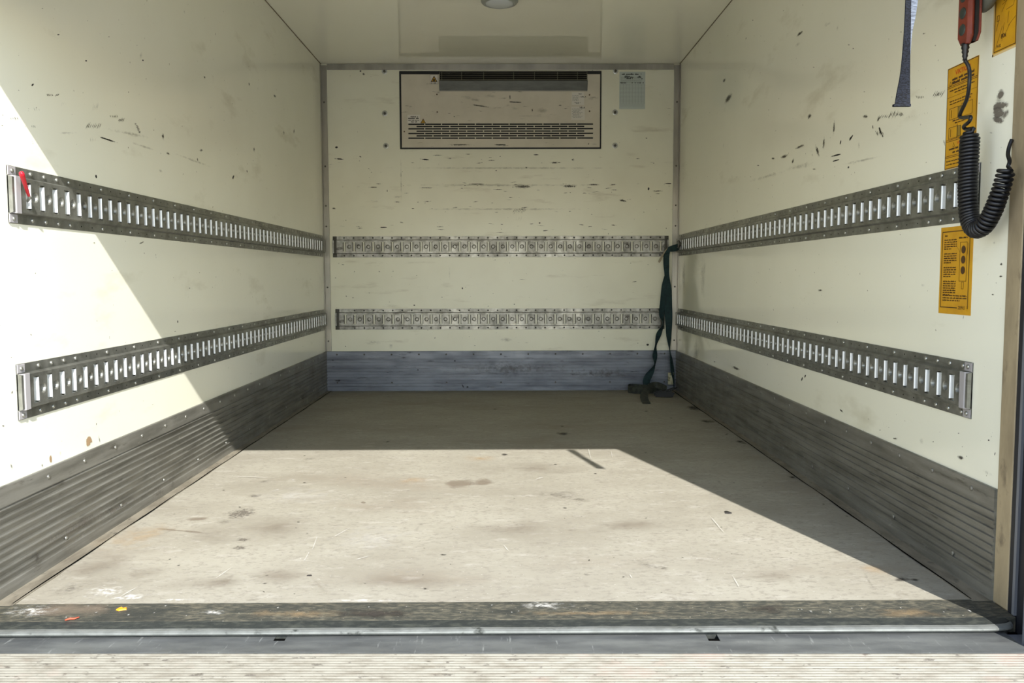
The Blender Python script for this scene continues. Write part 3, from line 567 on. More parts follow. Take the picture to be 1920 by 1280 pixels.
# ================================================================== ANCHOR RAILS
P_ = 0.0568
def rail(origin, rz, L_, s0, endcap, label, side, near0, skip_caps=False):
    """local x along the rail, -y into the room, z up; s0 = x of first slot; endcap 0/1 = which end wears the light cap"""
    RH = 0.1245; root = empty('anchor_rail', origin, rz); worn = side == 'b'
    m = MT['railback'] if worn else MT['rail']
    z1, z2, z3, z4 = .0205, .0245, RH-.0245, RH-.0205; nf, nc = .0022, .012
    b = MB()
    def strip(prof):  # longitudinal strips
        for (ya, za), (yb, zb) in zip(prof[:-1], prof[1:]):
            b.quad((0, -ya, za), (L_, -ya, za), (L_, -yb, zb), (0, -yb, zb))
    strip([(0, 0), (nf, 0), (nf, z1), (nc, z2)]); strip([(nc, z3), (nf, z4), (nf, RH), (0, RH)])
    for x in (0, L_):
        pts = [(0, 0), (nf, 0), (nf, z1), (nc, z2), (nc, z3), (nf, z4), (nf, RH), (0, RH)]
        n = len(b.v); b.v += [(x, -y, z) for y, z in pts]; b.f += [(n, n+1, n+2, n+7), (n+2, n+3, n+4, n+5), (n+2, n+5, n+6, n+7)]
    zc = RH/2; hw, hh = (.0108 if side != 'b' else .0090), .030
    k0 = math.ceil((0-s0+P_/4)/P_ - 1e-6); xs = []
    first = s0+k0*P_-P_/4
    if first > 1e-5: b.quad((0, -nc, z2), (first, -nc, z2), (first, -nc, z3), (0, -nc, z3))
    k = k0; slots = []; circ = []; lip = MB()
    while s0+k*P_+P_*.75 < L_-.001:
        c = s0+k*P_; xa, xb = c-P_/4, c+P_/4
        cx_ = [xa, c-hw-.002, c-hw, c+hw, c+hw+.002, xb]; cz = [z2, zc-hh-.0, zc-hh+.0035, zc+hh-.0035, zc+hh, z3]
        for i in range(5):
            for j in range(5):
                hole = (i in (2,) and j in (1, 2, 3)) or (i in (1, 3) and j in (1, 3))
                if not hole: b.quad((cx_[i], -nc, cz[j]), (cx_[i+1], -nc, cz[j]), (cx_[i+1], -nc, cz[j+1]), (cx_[i], -nc, cz[j+1]))
        for s in (-1, 1):   # rolled-in flanges
            x0 = c+s*hw; pr = [(x0, nc), (x0-s*.0010, nc-.0004), (x0-s*.0024, nc-.0022), (x0-s*.0030, nc-.0050), (x0-s*.0030, .0018)]
            for (p, q), (p2, q2) in zip(pr[:-1], pr[1:]):
                lip.quad((p, -q, cz[2]), (p2, -q2, cz[2]), (p2, -q2, cz[3]), (p, -q, cz[3]))
            xe = c+s*(hw+.002)
            for za, zb in ((cz[1], cz[2]), (cz[3], cz[4])): b.quad((xe, -nc, za), (xe, -nc+.004, za), (xe, -nc+.004, zb), (xe, -nc, zb))
        for ze in (cz[1], cz[4]): b.quad((cx_[1], -nc, ze), (cx_[4], -nc, ze), (cx_[4], -nc+.004, ze), (cx_[1], -nc+.004, ze))
        # round dimpled hole
        cc = c+P_/2; xa, xb = c+P_/4, c+P_*.75; R_ = .0122; sg = 16; ring = []; outr = []
        for a in range(sg):
            t = 2*PI*a/sg; dx, dz = math.cos(t), math.sin(t); ring.append((dx, dz))
            hx_, hz_ = P_/4, (z3-z2)/2; sc = min(hx_/abs(dx) if abs(dx) > 1e-6 else 9, hz_/abs(dz) if abs(dz) > 1e-6 else 9)
            outr.append((cc+dx*sc, zc+dz*sc))
        for a in range(sg):
            a2 = (a+1) % sg
            def rp(i, r, n_): return (cc+ring[i][0]*r, -n_, zc+ring[i][1]*r)
            b.quad((outr[a][0], -nc, outr[a][1]), (outr[a2][0], -nc, outr[a2][1]), rp(a2, R_, nc), rp(a, R_, nc))
            b.quad(rp(a, R_, nc), rp(a2, R_, nc), rp(a2, R_*.84, nc-.0018), rp(a, R_*.84, nc-.0018))
            b.quad(rp(a, R_*.84, nc-.0018), rp(a2, R_*.84, nc-.0018), rp(a2, R_*.66, nc-.0075), rp(a, R_*.66, nc-.0075))
        n_ = len(b.v); b.v += [(cc+d_[0]*R_*.66, -nc+.0075, zc+d_[1]*R_*.66) for d_ in ring]; b.f.append(tuple(n_+i for i in range(sg)))
        # corners left between ring polygon and cell rectangle
        for sx_, sz_ in ((1, 1), (-1, 1), (-1, -1), (1, -1)):
            cor = (cc+sx_*P_/4, -nc, zc+sz_*(z3-z2)/2)
            idx = [i for i in range(sg) if True]
            best = None
            for a in range(sg):
                a2 = (a+1) % sg; o1, o2 = outr[a], outr[a2]
                if abs(o1[0]-cor[0]) < 1e-6 and abs(o2[1]-cor[2]) < 1e-6 or abs(o1[1]-cor[2]) < 1e-6 and abs(o2[0]-cor[0]) < 1e-6:
                    b.tri((o1[0], -nc, o1[1]), cor, (o2[0], -nc, o2[1]))
        slots.append(c); circ.append(cc); k += 1
    last = (s0+(k-1)*P_+P_*.75) if slots else 0
    b.quad((last, -nc, z2), (L_, -nc, z2), (L_, -nc, z3), (last, -nc, z3))
    b.obj('rail_plate', m, root, normals=False); lip.obj('slot_lips', MT['lip'] if side != 'b' else MT['boltdark'], root, normals=False)['kind'] = 'stuff'  # back rail lips get a darker material, shade of the slots painted in
    # end cap
    ends = (0, 1)
    for e in ends:
        capw = .0300 if not worn else .024
        light = (side != 'b') and e == endcap
        x0, x1 = (0-.002, capw) if e == 0 else (L_-capw, L_+.002)
        if side != 'b' and e != endcap: continue
        if skip_caps and e == 1: continue
        cb = MB()
        xo, xi = (x0, x1) if e == 0 else (x1, x0); sg_ = 1 if e == 0 else -1
        if e == 0: xo += .002
        else: xo -= .002
        cb.prism([(xo, -nf-.002), (xo+sg_*.011, -nc-.0022), (xi, -nc-.0022), (xi, -nc+.0002), (xo+sg_*.011, -nc+.0002), (xo, -.0002)], 2, z1+.001, z4-.001)
        cb.box(min(xo, xi), max(xo, xi), -nf-.0018, -.0001, .001, z1); cb.box(min(xo, xi), max(xo, xi), -nf-.0018, -.0001, z4, RH-.001)
        cb.obj('end_cap', MT['cap'] if light else MT['capdark'], root, bevel=.0008)
        xm = (x0+x1)/2
        for z in (z1/2, RH-z1/2): inst('bolt', bolt_me if light else boltd_me, root, (xm, -nf-.0018, z))
    dots = MB()
    cent = [circ[0]-P_]+circ if circ[0]-P_ > .035 else list(circ)
    if side == 'b':
        sel = [(i, x) for i, x in enumerate(cent)]
        bolts_x = [x+P_*.45 for i, x in sel if x+P_*.45 < L_-.03]
        dots_x = []
    else:
        seq = cent if endcap == 0 else cent[::-1]
        bi = {0, 1, 2, 3}; j = 6
        while j < len(seq): bi.add(j); j += 3
        bi |= {len(seq)-1, len(seq)-2, len(seq)-3}
        bolts_x = [seq[i] for i in sorted(bi) if i < len(seq)]; dots_x = [x for i, x in enumerate(seq) if i not in bi]
    for x in bolts_x:
        for z in (z1*.5, RH-z1*.5): inst('bolt', bolt_me if side != 'b' else boltd_s, root, (x, -nf, z))
    for x in dots_x:
        for z in (z1*.5, RH-z1*.5): dots.lathe([(.0019, 0), (.0016, -.0004)], (x, -nf, z), (0, 1, 0), 8)
    if dots_x: d = dots.obj('punched_holes', MT['hole'], root); d['kind'] = 'stuff'
    return tag(root, label, 'rail', 'steel anchor rails on the walls')
bolt_me = dome('bolt', MT['bolt'], .0052, .0040); boltd_me = dome('bolt', MT['boltdark'], .0050, .0030); boltd_s = dome('bolt', MT['screwdark'], .0050, .0024)
ZU, ZL = .8005, .3675
rail((-HX, 1.886, ZU), PI/2, 3.228, .0625, 0, 'galvanised slotted anchor rail, upper one on the left wall, red pin at its end', 'l', 0)
rail((-HX, 1.888, ZL), PI/2, 3.228, .0590, 0, 'galvanised slotted anchor rail, lower one on the left wall above the kick plate', 'l', 0)
Lr = 5.125-1.866
sR = lambda y: (5.125-y)
def s0_for(y): return sR(y) - math.floor(sR(y)/P_)*P_
rail((HX, 5.125, ZU), -PI/2, Lr, s0_for(1.9993)+0*P_, 1, 'galvanised slotted anchor rail, upper one on the right wall behind the coiled cable', 'r', 0)
rail((HX, 5.125, ZL), -PI/2, Lr, s0_for(1.9325), 1, 'galvanised slotted anchor rail, lower one on the right wall', 'r', 0)
xu = at(645.6, 462, 1, BY-.012).x; xl_ = at(647.5, 598, 1, BY-.012).x
x0u, x1u = -.998, .994; x0l, x1l = -.990, .975
rail((x0u, BY, .7975), 0, x1u-x0u, xu-x0u, 0, 'worn grey anchor rail, upper one on the back wall', 'b', 0)
rail((x0l, BY, .3675), 0, x1l-x0l, xl_-x0l, 0, 'worn grey anchor rail, lower one on the back wall', 'b', 0)

# ================================================================== COOLING UNIT
def B(px, py, n=0.0): return at(px, py, 1, BY-n)
cu = empty('cooling_unit', (0, BY, 1.43)); cz0 = 1.43
def loc(v): return (v.x, v.y-BY, v.z-cz0)
tl, br = B(748.5, 133.5), B(1127, 279.3)
b = MB(); b.box(tl.x, br.x, -.006, -.0005, br.z-cz0, tl.z-cz0); b.obj('rubber_frame', MT['black'], cu, bevel=.003)
ptl, pbr = B(752.4, 139.9), B(1124.2, 276.4)
# front panel with real vent slots: solid spans row by row
rows = [234.2, 238.5, 242.8, 247.2, 251.6, 256.0, 260.4]; hp = 1.35
cuts = []
for i, yy in enumerate(rows):
    s, n = (765, 11) if i % 2 == 0 else (780.3, 10)
    cuts.append((B(0, yy-hp).z-cz0, B(0, yy+hp).z-cz0, [(B(s+k*31.6+.9, yy).x, B(s+(k+1)*31.6-.9, yy).x) for k in range(n)]))
b = MB(); X0, X1, Z0, Z1 = ptl.x, pbr.x, pbr.z-cz0, ptl.z-cz0; y0, y1 = -.0095, -.0065
ztop = Z1
for zt, zb, hs_ in cuts:
    b.box(X0, X1, y0, y1, zt, ztop); x = X0
    for a, c in hs_: b.box(x, a, y0, y1, zb, zt); x = c
    b.box(x, X1, y0, y1, zb, zt); ztop = zb
b.box(X0, X1, y0, y1, Z0, ztop)
b.obj('front_panel', MT['panel'], cu, normals=False)
# upper air outlet: dark opening, wire grille, deflector
g0, g1 = B(824, 136.2), B(1101, 153)
b = MB(); b.box(g0.x, g1.x, -.0105, -.0100, g1.z-cz0, g0.z-cz0); b.obj('air_outlet', MT['hole'], cu)
b = MB()
for yy in (137.2, 140.8, 144.6, 148.6, 152.4):
    z = B(0, yy).z-cz0; b.tube([(g0.x, -.021-(yy-137)*.0006, z), (g1.x, -.021-(yy-137)*.0006, z)], .0011 if yy < 152 else .0020, 6)
for xx in (824.8, 829, 866, 907, 963, 1002, 1045, 1082, 1100):
    x = B(xx, 145).x; b.tube([(x, -.0185, B(0, 136.5).z-cz0), (x, -.0275, B(0, 153).z-cz0)], .0011, 6)
b.obj('wire_grille', MT['wire'], cu)
d0, d1 = B(824, 153.4), B(1101, 169.6); zt, zb = d0.z-cz0, d1.z-cz0
b = MB(); b.prism([(-.0095, zb), (-.012, zb-.002), (-.034, zt-.002), (-.031, zt), (-.0095, zt)], 0, d0.x, d1.x); b.obj('deflector', MT['deflector'], cu)
b = MB(); b.box(d0.x, d1.x, -.0135, -.0095, zb-.006, zb-.0028); b.obj('deflector_lip', MT['trim'], cu)
sc = MB(); sc.smooth = True; sc.lathe([(.0042, 0), (.0042, -.0012), (.003, -.002)], (0, 0, 0), (0, 1, 0), 10); sc_me = sc.mesh('screw', MT['brownink'])
for x, y in ((819.5, 177.5), (820, 210.5), (1105, 178.5), (1105, 209), (758.5, 247)): p = B(x, y); inst('screw', sc_me, cu, (p.x, -.0095, p.z-cz0))
cy = -.0098
def sheet(px0, py0, px1, py1, m, name, parent, y=cy):
    a, c = B(px0, py0), B(px1, py1); b = MB(); b.box(a.x, c.x, y-.0006, y+.0003, c.z-cz0, a.z-cz0); return b.obj(name, m, parent), a.x, c.x, c.z-cz0, a.z-cz0
def tri_sign(b_o, b_i, x, z, s, y):
    """warning triangle: dark outline and yellow inside, s = width"""
    h = s*.9
    b_o.prism([(x-s/2, z), (x+s/2, z), (x, z+h)], 1, y-.0004, y)
    k = .68; b_i.prism([(x-s/2*k, z+h*.10), (x+s/2*k, z+h*.10), (x, z+h*(.10+k))], 1, y-.0008, y-.0004)
o, x0, x1, z0, z1 = sheet(806.5, 140.8, 821.8, 158.5, MT['white'], 'warning_label', cu); o['label'] = 'white label with yellow warning triangle'
bo, bi, bs = MB(), MB(), MB(); outline(bo, x0, x1, z0, z1, .0012, cy-.0007); tri_sign(bo, bi, (x0+x1)/2, z0+.013, .040, cy-.0007)
xm, zm = (x0+x1)/2, z0+.023
for a in range(4): line(bs, xm-math.cos(a*PI/4)*.007, zm-math.sin(a*PI/4)*.007, xm+math.cos(a*PI/4)*.007, zm+math.sin(a*PI/4)*.007, .0032, cy-.0017)
words(bs, x0+.004, x1-.004, z0+.004, .005, cy-.0009)
bo.obj('print', MT['ink'], o); bi.obj('triangle', MT['yellow'], o); bs.obj('symbol', MT['ink'], o)
o, x0, x1, z0, z1 = sheet(764.2, 215.8, 788, 231.8, MT['white'], 'info_label', cu)
bs = MB(); words(bs, x0+.018, x0+.062, z1-.014, .006, cy-.0008); words(bs, x0+.004, x1-.006, z1-.024, .0075, cy-.0008); words(bs, x0+.005, x1-.005, z1-.034, .004, cy-.0008); words(bs, x0+.022, x0+.056, z1-.044, .0065, cy-.0008); bs.obj('print', MT['ink'], o)
bo, bi, bs = MB(), MB(), MB(); p = B(793.8, 231.6); tri_sign(bo, bi, p.x, p.z-cz0, .0315, cy); line(bs, p.x+.002, p.z-cz0+.017, p.x-.002, p.z-cz0+.011, .002, cy-.0010); line(bs, p.x-.002, p.z-cz0+.011, p.x+.002, p.z-cz0+.010, .0016, cy-.0010); line(bs, p.x+.002, p.z-cz0+.010, p.x-.001, p.z-cz0+.004, .002, cy-.0010)
o = bo.obj('warning_triangle', MT['ink'], cu); o['label'] = 'small yellow warning triangle'; bi.obj('triangle', MT['yellow'], o); bs.obj('symbol', MT['ink'], o)
for (q, ttl) in (((1071.8, 173.2, 1095, 197.6), 'a'), ((1070.8, 200.5, 1096.2, 225.2), 'b')):
    o, x0, x1, z0, z1 = sheet(*q, MT['white'], 'info_label', cu); bs = MB(); bk = MB()
    h = z1-z0
    if ttl == 'a':
        put_text(bk, '~VR.A', x0+(x1-x0)*.62, z1-h*.42, .008, .040, cy-.0009, True)
        words(bs, x0+.004, x0+.028, z1-h*.16, .004); words(bs, x0+.04, x0+.058, z1-h*.18, .0055, cy-.0008)
        for k in range(5): words(bs, x0+.004, x0+.04, z1-h*(.28+.1*k), .0034, cy-.0008)
        words(bs, x0+.016, x1-.02, z1-h*.82, .004, cy-.0008); words(bs, x0+.024, x1-.03, z1-h*.9, .004, cy-.0008)
    else:
        put_text(bk, 'VR.A', x0+(x1-x0)*.60, z1-h*.14, .010, .034, cy-.0009, True)
        for k in range(8): words(bs, x0+.004+.006*(k % 2), x1-.012-.01*(k % 3), z1-h*(.2+.09*k), .0032, cy-.0008)
    bs.obj('print', MT['fadeink'], o); bk.obj('handwriting', MT['ink'], o)
mc = [mark('b', x, y, l_, w_, a, k) for x, y, l_, w_, a, k in ((967, 192, 30, 3.5, 2, 'solid'), (956, 183, 4, 18, 0, 'scuff'), (918, 181, 34, 8, 4, 'faint'), (900, 199, 40, 5, 8, 'scuff'), (930, 203, 40, 5, 0, 'faint'), (1015, 208, 36, 12, 0, 'faint'), (998, 207, 3, 9, 0, 'scuff'),
    (1050, 198, 10, 3, 0, 'scuff'), (1060, 204, 9, 3, 0, 'scuff'), (843, 213, 9, 2, -5, 'scuff'), (852, 219, 4, 3, 0, 'scuff'), (937, 272, 30, 3.5, 0, 'solid'), (865, 272, 60, 5, 0, 'scuff'), (885, 186, 60, 10, 12, 'faint'), (1110, 185, 20, 8, -15, 'faint'), (1000, 218, 90, 3, 0, 'faint'), (965, 204, 20, 10, 0, 'faint'), (1103, 270, 4, 6, 0, 'scuff'))]
decals('scuff_marks', cu, [(Vector(c)-Vector((0, BY+.0099, cz0)), a, l_, w_, mk) for c, a, l_, w_, mk in mc], (0, -1, 0))
tag(cu, 'beige-grey cooling unit with slotted vent and top grille set high in the back wall', 'cooling unit')

# washer bolts around the unit (parts of the wall)
wb = MB(); wb.smooth = False; wb.lathe([(.0165, 0), (.0165, -.0022), (.0135, -.0030)], (0, 0, 0), (0, 1, 0), 20); wme = wb.mesh('washer', MT['bolt'])
wb = MB(); wb.lathe([(.0082, 0), (.0082, -.006), (.006, -.0075)], (0, 0, 0), (0, 1, 0), 6); hme = wb.mesh('bolt_head', MT['boltdark'])
for x, y in ((721, 133.8), (721.5, 212.5), (723.5, 273.5), (1154, 133.3), (1153.2, 210.5), (1153.2, 273)):
    p = B(x, y); o = inst('wall_bolt', wme, wall_b, (p.x, BY, p.z)); inst('bolt_head', hme, o, (0, -.0028, 0))

# inspection sheet
a, c = B(1161.5, 134.5), B(1209.3, 204.5); W_, H_ = c.x-a.x, a.z-c.z
isht = empty('inspection_sheet', (a.x, BY, c.z)); b = MB(); b.box(0, W_, -.001, -.0001, 0, H_); b.obj('sheet', MT['bluewhite'], isht)
b = MB(); g = MB()
words(b, .014, .032, H_*.915, .0085, -.0013); words(b, .038, .112, H_*.915, .0085, -.0013); put_text(b, '1', W_-.026, H_*.912, .010, None, -.0013, True)
for x0, x1, z in ((.030, .062, .868), (.112, .124, .868), (.030, .056, .838), (.060, .082, .838), (.106, .128, .838), (.040, .078, .803), (.128, .136, .800), (.006, .024, .690), (.026, .040, .690), (.072, .078, .690), (.090, .096, .690), (.106, .112, .690), (.116, .128, .690), (.136, .142, .690)):
    words(b, x0, x1, H_*z, .0070, -.0013)
for z in (.855, .825, .79, .76, .735, .712): words(g, .008, W_-.02, H_*z-.002, .0022, -.0012)
for k in range(17): bar(g, .004, W_-.006, H_*(.66-.036*k), H_*(.66-.036*k)+.0007, -.0011)
for k in range(9): bar(g, .004+k*.0178, .0048+k*.0178, H_*.14, H_*.67, -.0011)
b.obj('print', MT['ink'], isht); g.obj('table_lines', MT['fadeink'], isht)
tag(isht, 'bluish white printed inspection sheet with a table, right of the cooling unit', 'sheet')

# ceiling lamp
lp = empty('ceiling_lamp', (0.002, 3.968, H)); b = MB(); b.smooth = True; b.lathe([(.084, 0), (.083, -.010), (.076, -.018), (.068, -.019)], (0, 0, 0), (0, 0, 1), 40); b.obj('lamp_ring', MT['lamp'], lp)
b = MB(); b.smooth = True; b.lathe([(.067, -.017), (.058, -.024), (.040, -.030), (.018, -.032)], (0, 0, 0), (0, 0, 1), 40); b.obj('lamp_lens', MT['lens'], lp)
tag(lp, 'round grey lamp on the ceiling, cut by the top edge of the photo', 'lamp')

# ================================================================== STICKERS ON THE RIGHT WALL
def sticker(y0, z0, wd, ht, label, tilt=0):
    r = empty('sticker', (HX, y0, z0), -PI/2); b = MB(); b.box(0, wd, -.0006, 0, 0, ht); b.obj('sheet', MT['yellow'], r)
    tag(r, label, 'sticker'); return r
y = -.0009
w1, h1 = .131, .230
s1 = sticker(2.021, .9265, w1, h1, 'tall yellow instruction sticker with small pictures, behind the hanging cable')
bk, rd, ol = MB(), MB(), MB()
outline(bk, 0.001, w1-.001, .001, h1-.001, .0015, y)
for z in (.187, .1835, .0655, .062, .029, .0255): bar(bk, .002, w1-.002, z, z+.0011, y)
bar(bk, .002, w1-.002, .1625, .1630, y)
put_text(rd, 'VIKTIGT!', .034, .2095, .0105, .064, y, True)
words(bk, .022, .116, .1985, .0062, y); words(bk, .022, .116, .1905, .0062, y)
line(bk, .010, .1895, .0145, .1985, .0012, y); line(bk, .0145, .1985, .019, .1895, .0012, y); line(bk, .010, .1895, .019, .1895, .0012, y)
for z, a, c in ((.1755, .012, .118), (.1695, .034, .100), (.1515, .014, .110), (.1455, .014, .104), (.106, .03, .10), (.100, .04, .085)): words(bk, a, c, z, .0028, y)
for zc in (.124, .081):
    outline(bk, .014, .052, zc-.013, zc+.013, .001, y); bar(bk, .022, .0235, zc-.009, zc+.009, y); bar(ol, .052, .066, zc-.012, zc+.012, y); outline(bk, .052, .066, zc-.012, zc+.012, .0008, y)
outline(bk, .066, .112, .110, .140, .0008, y); bar(bk, .050, .0512, .066, .098, y)
put_text(rd, 'VARNING', .052, .052, .0065, .036, y, True)
line(bk, .034, .049, .038, .058, .001, y); line(bk, .038, .058, .042, .049, .001, y); line(bk, .034, .049, .042, .049, .001, y)
words(bk, .018, .108, .0425, .0046, y); words(bk, .034, .089, .0345, .0046, y)
words(bk, .008, .122, .0165, .0028, y); words(bk, .008, .110, .009, .0028, y)
bk.obj('print', MT['brownink'], s1); rd.obj('heading', MT['redink'], s1); ol.obj('diagram', MT['olive'], s1)
w2, h2 = .141, .1995
s2 = sticker(2.0265, .594, w2, h2, 'yellow control panel instruction sticker with three black ovals, below the upper rail')
bk, ol = MB(), MB()
outline(bk, .008, w2-.012, .014, h2-.010, .0020, y)
b = MB(); b.box(.086, .126, y-.0012, y-.0002, .010, .020); b.obj('border_gap', MT['yellow'], s2)
put_text(bk, 'ZEPRO', .090, .0125, .0070, .030, y-.0014, True)
words(bk, .020, .032, .178, .0035, y); 
zz = .1685
for blk in (5, 5, 5, 7):
    for k in range(blk): words(bk, .018, .074 if k < blk-1 else .050, zz, .0029, y); zz -= .0051
    zz -= .0062
for k, c in enumerate((.124, .124, .094)): words(bk, .018, c, .041-k*.0055, .0030, y)
words(bk, .082, .118, .171, .0035, y)
outline(bk, .088, .118, .075, .163, .0009, y); outline(bk, .099, .108, .058, .074, .0008, y)
for zc in (.146, .1235, .100):
    bk.lathe([(.0088, 0), (.0088, -.0004)], (.103, y, zc), (0, 1, 0), 20); 
line(bk, .076, .152, .088, .140, .0007, y); line(bk, .120, .135, .122, .160, .0012, y)
bk.obj('print', MT['brownink'], s2)
w3, h3 = .089, .22
s3 = sticker(1.839, 1.1385, w3, h3, 'yellow sticker with line drawings high beside the door post')
bk = MB(); b = MB(); 
b.box(0, w3, -.0008, -.0007, 0, .0045); b.box(0, .004, -.0008, -.0007, 0, h3); b.obj('faded_edge', MT['paleyellow'], s3)
bar(bk, .006, .0075, .008, h3-.006, y); bar(bk, .006, w3-.006, .007, .0085, y); bar(bk, w3-.0075, w3-.006, .007, h3-.006, y)
for q in ((.012, .014, .034, .055), (.034, .024, .040, .060), (.040, .030, .060, .052), (.052, .056, .056, .078), (.056, .05, .08, .062), (.030, .084, .046, .102), (.030, .098, .060, .106), (.046, .084, .070, .086), (.070, .086, .080, .108), (.012, .05, .02, .07)): line(bk, *q, .0011, y)
put_text(bk, '9-82', .016, .014, .006, None, y, True); put_text(bk, '80x', .030, .030, .009, None, y, True); outline(bk, .036, .050, .104, .130, .001, y); outline(bk, .014, .022, .068, .080, .001, y)
bk.obj('drawing', MT['brownink'], s3)

# ================================================================== HAND CONTROL AND CABLE
hc = empty('hand_control', (1.0, 1.83, 1.19))
def rel(v, o): return Vector(v)-o.location
# local frame of the box: front face looks to -x (into the room), slightly turned to the door
def oct_prism(b, w_, d_, z0, z1, y0=0, cx=0.0):
    c = .006
    P0 = [(-w_/2+c, -d_/2), (w_/2-c, -d_/2), (w_/2, -d_/2+c), (w_/2, d_/2-c), (w_/2-c, d_/2), (-w_/2+c, d_/2), (-w_/2, d_/2-c), (-w_/2, -d_/2+c)]
    rings = [(z0, .62), (z0+.012, .90), (z0+.016, 1.0), (z1-.010, 1.0), (z1, .8)]
    n = len(b.v)
    for z, s in rings: b.v += [(cx+x*s, y0+yy*s, z) for x, yy in P0]
    for i in range(len(rings)-1):
        for j in range(8): j2 = (j+1) % 8; b.f.append((n+i*8+j, n+i*8+j2, n+(i+1)*8+j2, n+(i+1)*8+j))
    b.f.append(tuple(n+j for j in reversed(range(8)))); b.f.append(tuple(n+(len(rings)-1)*8+j for j in range(8)))
hbox = empty('tmp', (0, 0, 0)); bpy.data.objects.remove(hbox)
hc.location = at(1819, 84, 0, 1.000); hc.rotation_euler = (0, 0, math.radians(-88))
# local: x = face width, -y = face normal (towards camera/room), z up, origin at bottom centre
b = MB(); oct_prism(b, .046, .016, 0, .185, y0=-.010); b.obj('housing_front', MT['orange'], hc, bevel=.0012)
b = MB(); oct_prism(b, .043, .005, .004, .181, y0=.0005); b.obj('seal', MT['black'], hc)
b = MB(); oct_prism(b, .045, .010, .006, .183, y0=.008); b.obj('housing_back', MT['orange'], hc, bevel=.0012)
for z in (.030, .064, .098, .132, .162):
    b = MB(); b.smooth = True
    b.lathe([(.0118, 0), (.0118, -.0008), (.0100, -.0020), (.005, -.0024)], (0, -.0178, z), (0, 1, 0), 20); b.obj('button', MT['button'], hc)
b = MB(); b.smooth = True; b.lathe([(.040, 0), (.040, .014), (.036, .020)], (.006, .0135, .105), (0, 1, 0), 32); b.obj('magnet_holder', MT['holder'], hc)
tag(hc, 'orange-red hand control with dark buttons hanging on the right wall, black coiled cable below', 'control')
bpy.context.view_layer.update()
Mi = hc.matrix_basis.inverted()
def hl(v): return Mi @ Vector(v)
base = hc.matrix_basis @ Vector((0, -.010, 0))
b = MB(); r_ = []; pp = []
for i in range(9):
    z = .002-.0042*i; pp.append(base+Vector((0, 0, z))); r_.append((.0095-.0006*i) if i % 2 == 0 else (.0075-.0005*i))
b.smooth = True; b.tube([hl(p) for p in pp], r_, 12); b.obj('strain_relief', MT['cable'], hc)
# straight lead then coil; centre line through photo points at a depth that runs along the wall
def cpt(px, py, x): return at(px, py, 0, x)
lead = [pp[-1], cpt(1817, 128, 1.0), cpt(1817.5, 155, 1.0), cpt(1813, 185, 1.005), cpt(1801, 212, 1.012), cpt(1801, 220, 1.012), cpt(1812, 220, 1.0), cpt(1820, 219, .99), cpt(1817, 228, .99), cpt(1807, 237, 1.0), cpt(1812, 242, 1.005), cpt(1826, 240, 1.0)]
def smooth(P, sub):
    P = [Vector(p) for p in P]; out = []
    for i in range(len(P)-1):
        p0, p1, p2, p3 = P[max(i-1, 0)], P[i], P[i+1], P[min(i+2, len(P)-1)]
        for k in range(sub):
            t = k/sub; out.append(.5*((2*p1)+(-p0+p2)*t+(2*p0-5*p1+4*p2-p3)*t*t+(-p0+3*p1-3*p2+p3)*t**3))
    return out+[P[-1]]
# coil centre line
cp = [cpt(1819, 248, 1.0), cpt(1817, 290, 1.0), cpt(1815, 330, 1.0), cpt(1815, 375, 1.0), cpt(1818, 408, 1.002), cpt(1828, 429, 1.004), cpt(1845, 423, 1.006), cpt(1860, 399, 1.010), cpt(1871, 372, 1.012), cpt(1880, 345, 1.014), cpt(1887, 318, 1.016)]
cp = smooth(cp, 24)
cum = [0]
for i in range(1, len(cp)): cum.append(cum[-1]+(cp[i]-cp[i-1]).length)
Ltot = cum[-1]
def sample(s):
    for i in range(1, len(cp)):
        if cum[i] >= s: t = (s-cum[i-1])/(cum[i]-cum[i-1]+1e-9); return cp[i-1].lerp(cp[i], t), (cp[i]-cp[i-1]).normalized()
    return cp[-1], (cp[-1]-cp[-2]).normalized()
hel = []; ang = 0.0; s = 0.0; SEG = 14; Nv = None
while s < Ltot:
    fr = s/Ltot; pitch = .0074 if fr < .58 else .0074+.0022*(fr-.58)/.42
    c, T = sample(s)
    if Nv is None: Nv = T.cross(Vector((1, 0, 0))).normalized()
    Nv = (Nv-T*Nv.dot(T)).normalized(); Bv = T.cross(Nv)
    rc = (.0165 if fr < .5 else .0165-.003*(fr-.5)/.5)*min(1, .55+fr*16)
    hel.append(c+Nv*math.cos(ang)*rc+Bv*math.sin(ang)*rc); ang += 2*PI/SEG; s += pitch/SEG
tail = [cpt(1890, 312, 1.020), cpt(1893, 302, 1.026), cpt(1890, 290, 1.030), cpt(1892, 276, 1.036), cpt(1897, 262, 1.042)]
path = smooth(lead, 6)+hel+smooth(tail, 5)
b = MB(); b.smooth = True; b.tube([hl(p) for p in path], .0039, 8); b.obj('coiled_cable', MT['cable'], hc, normals=False)

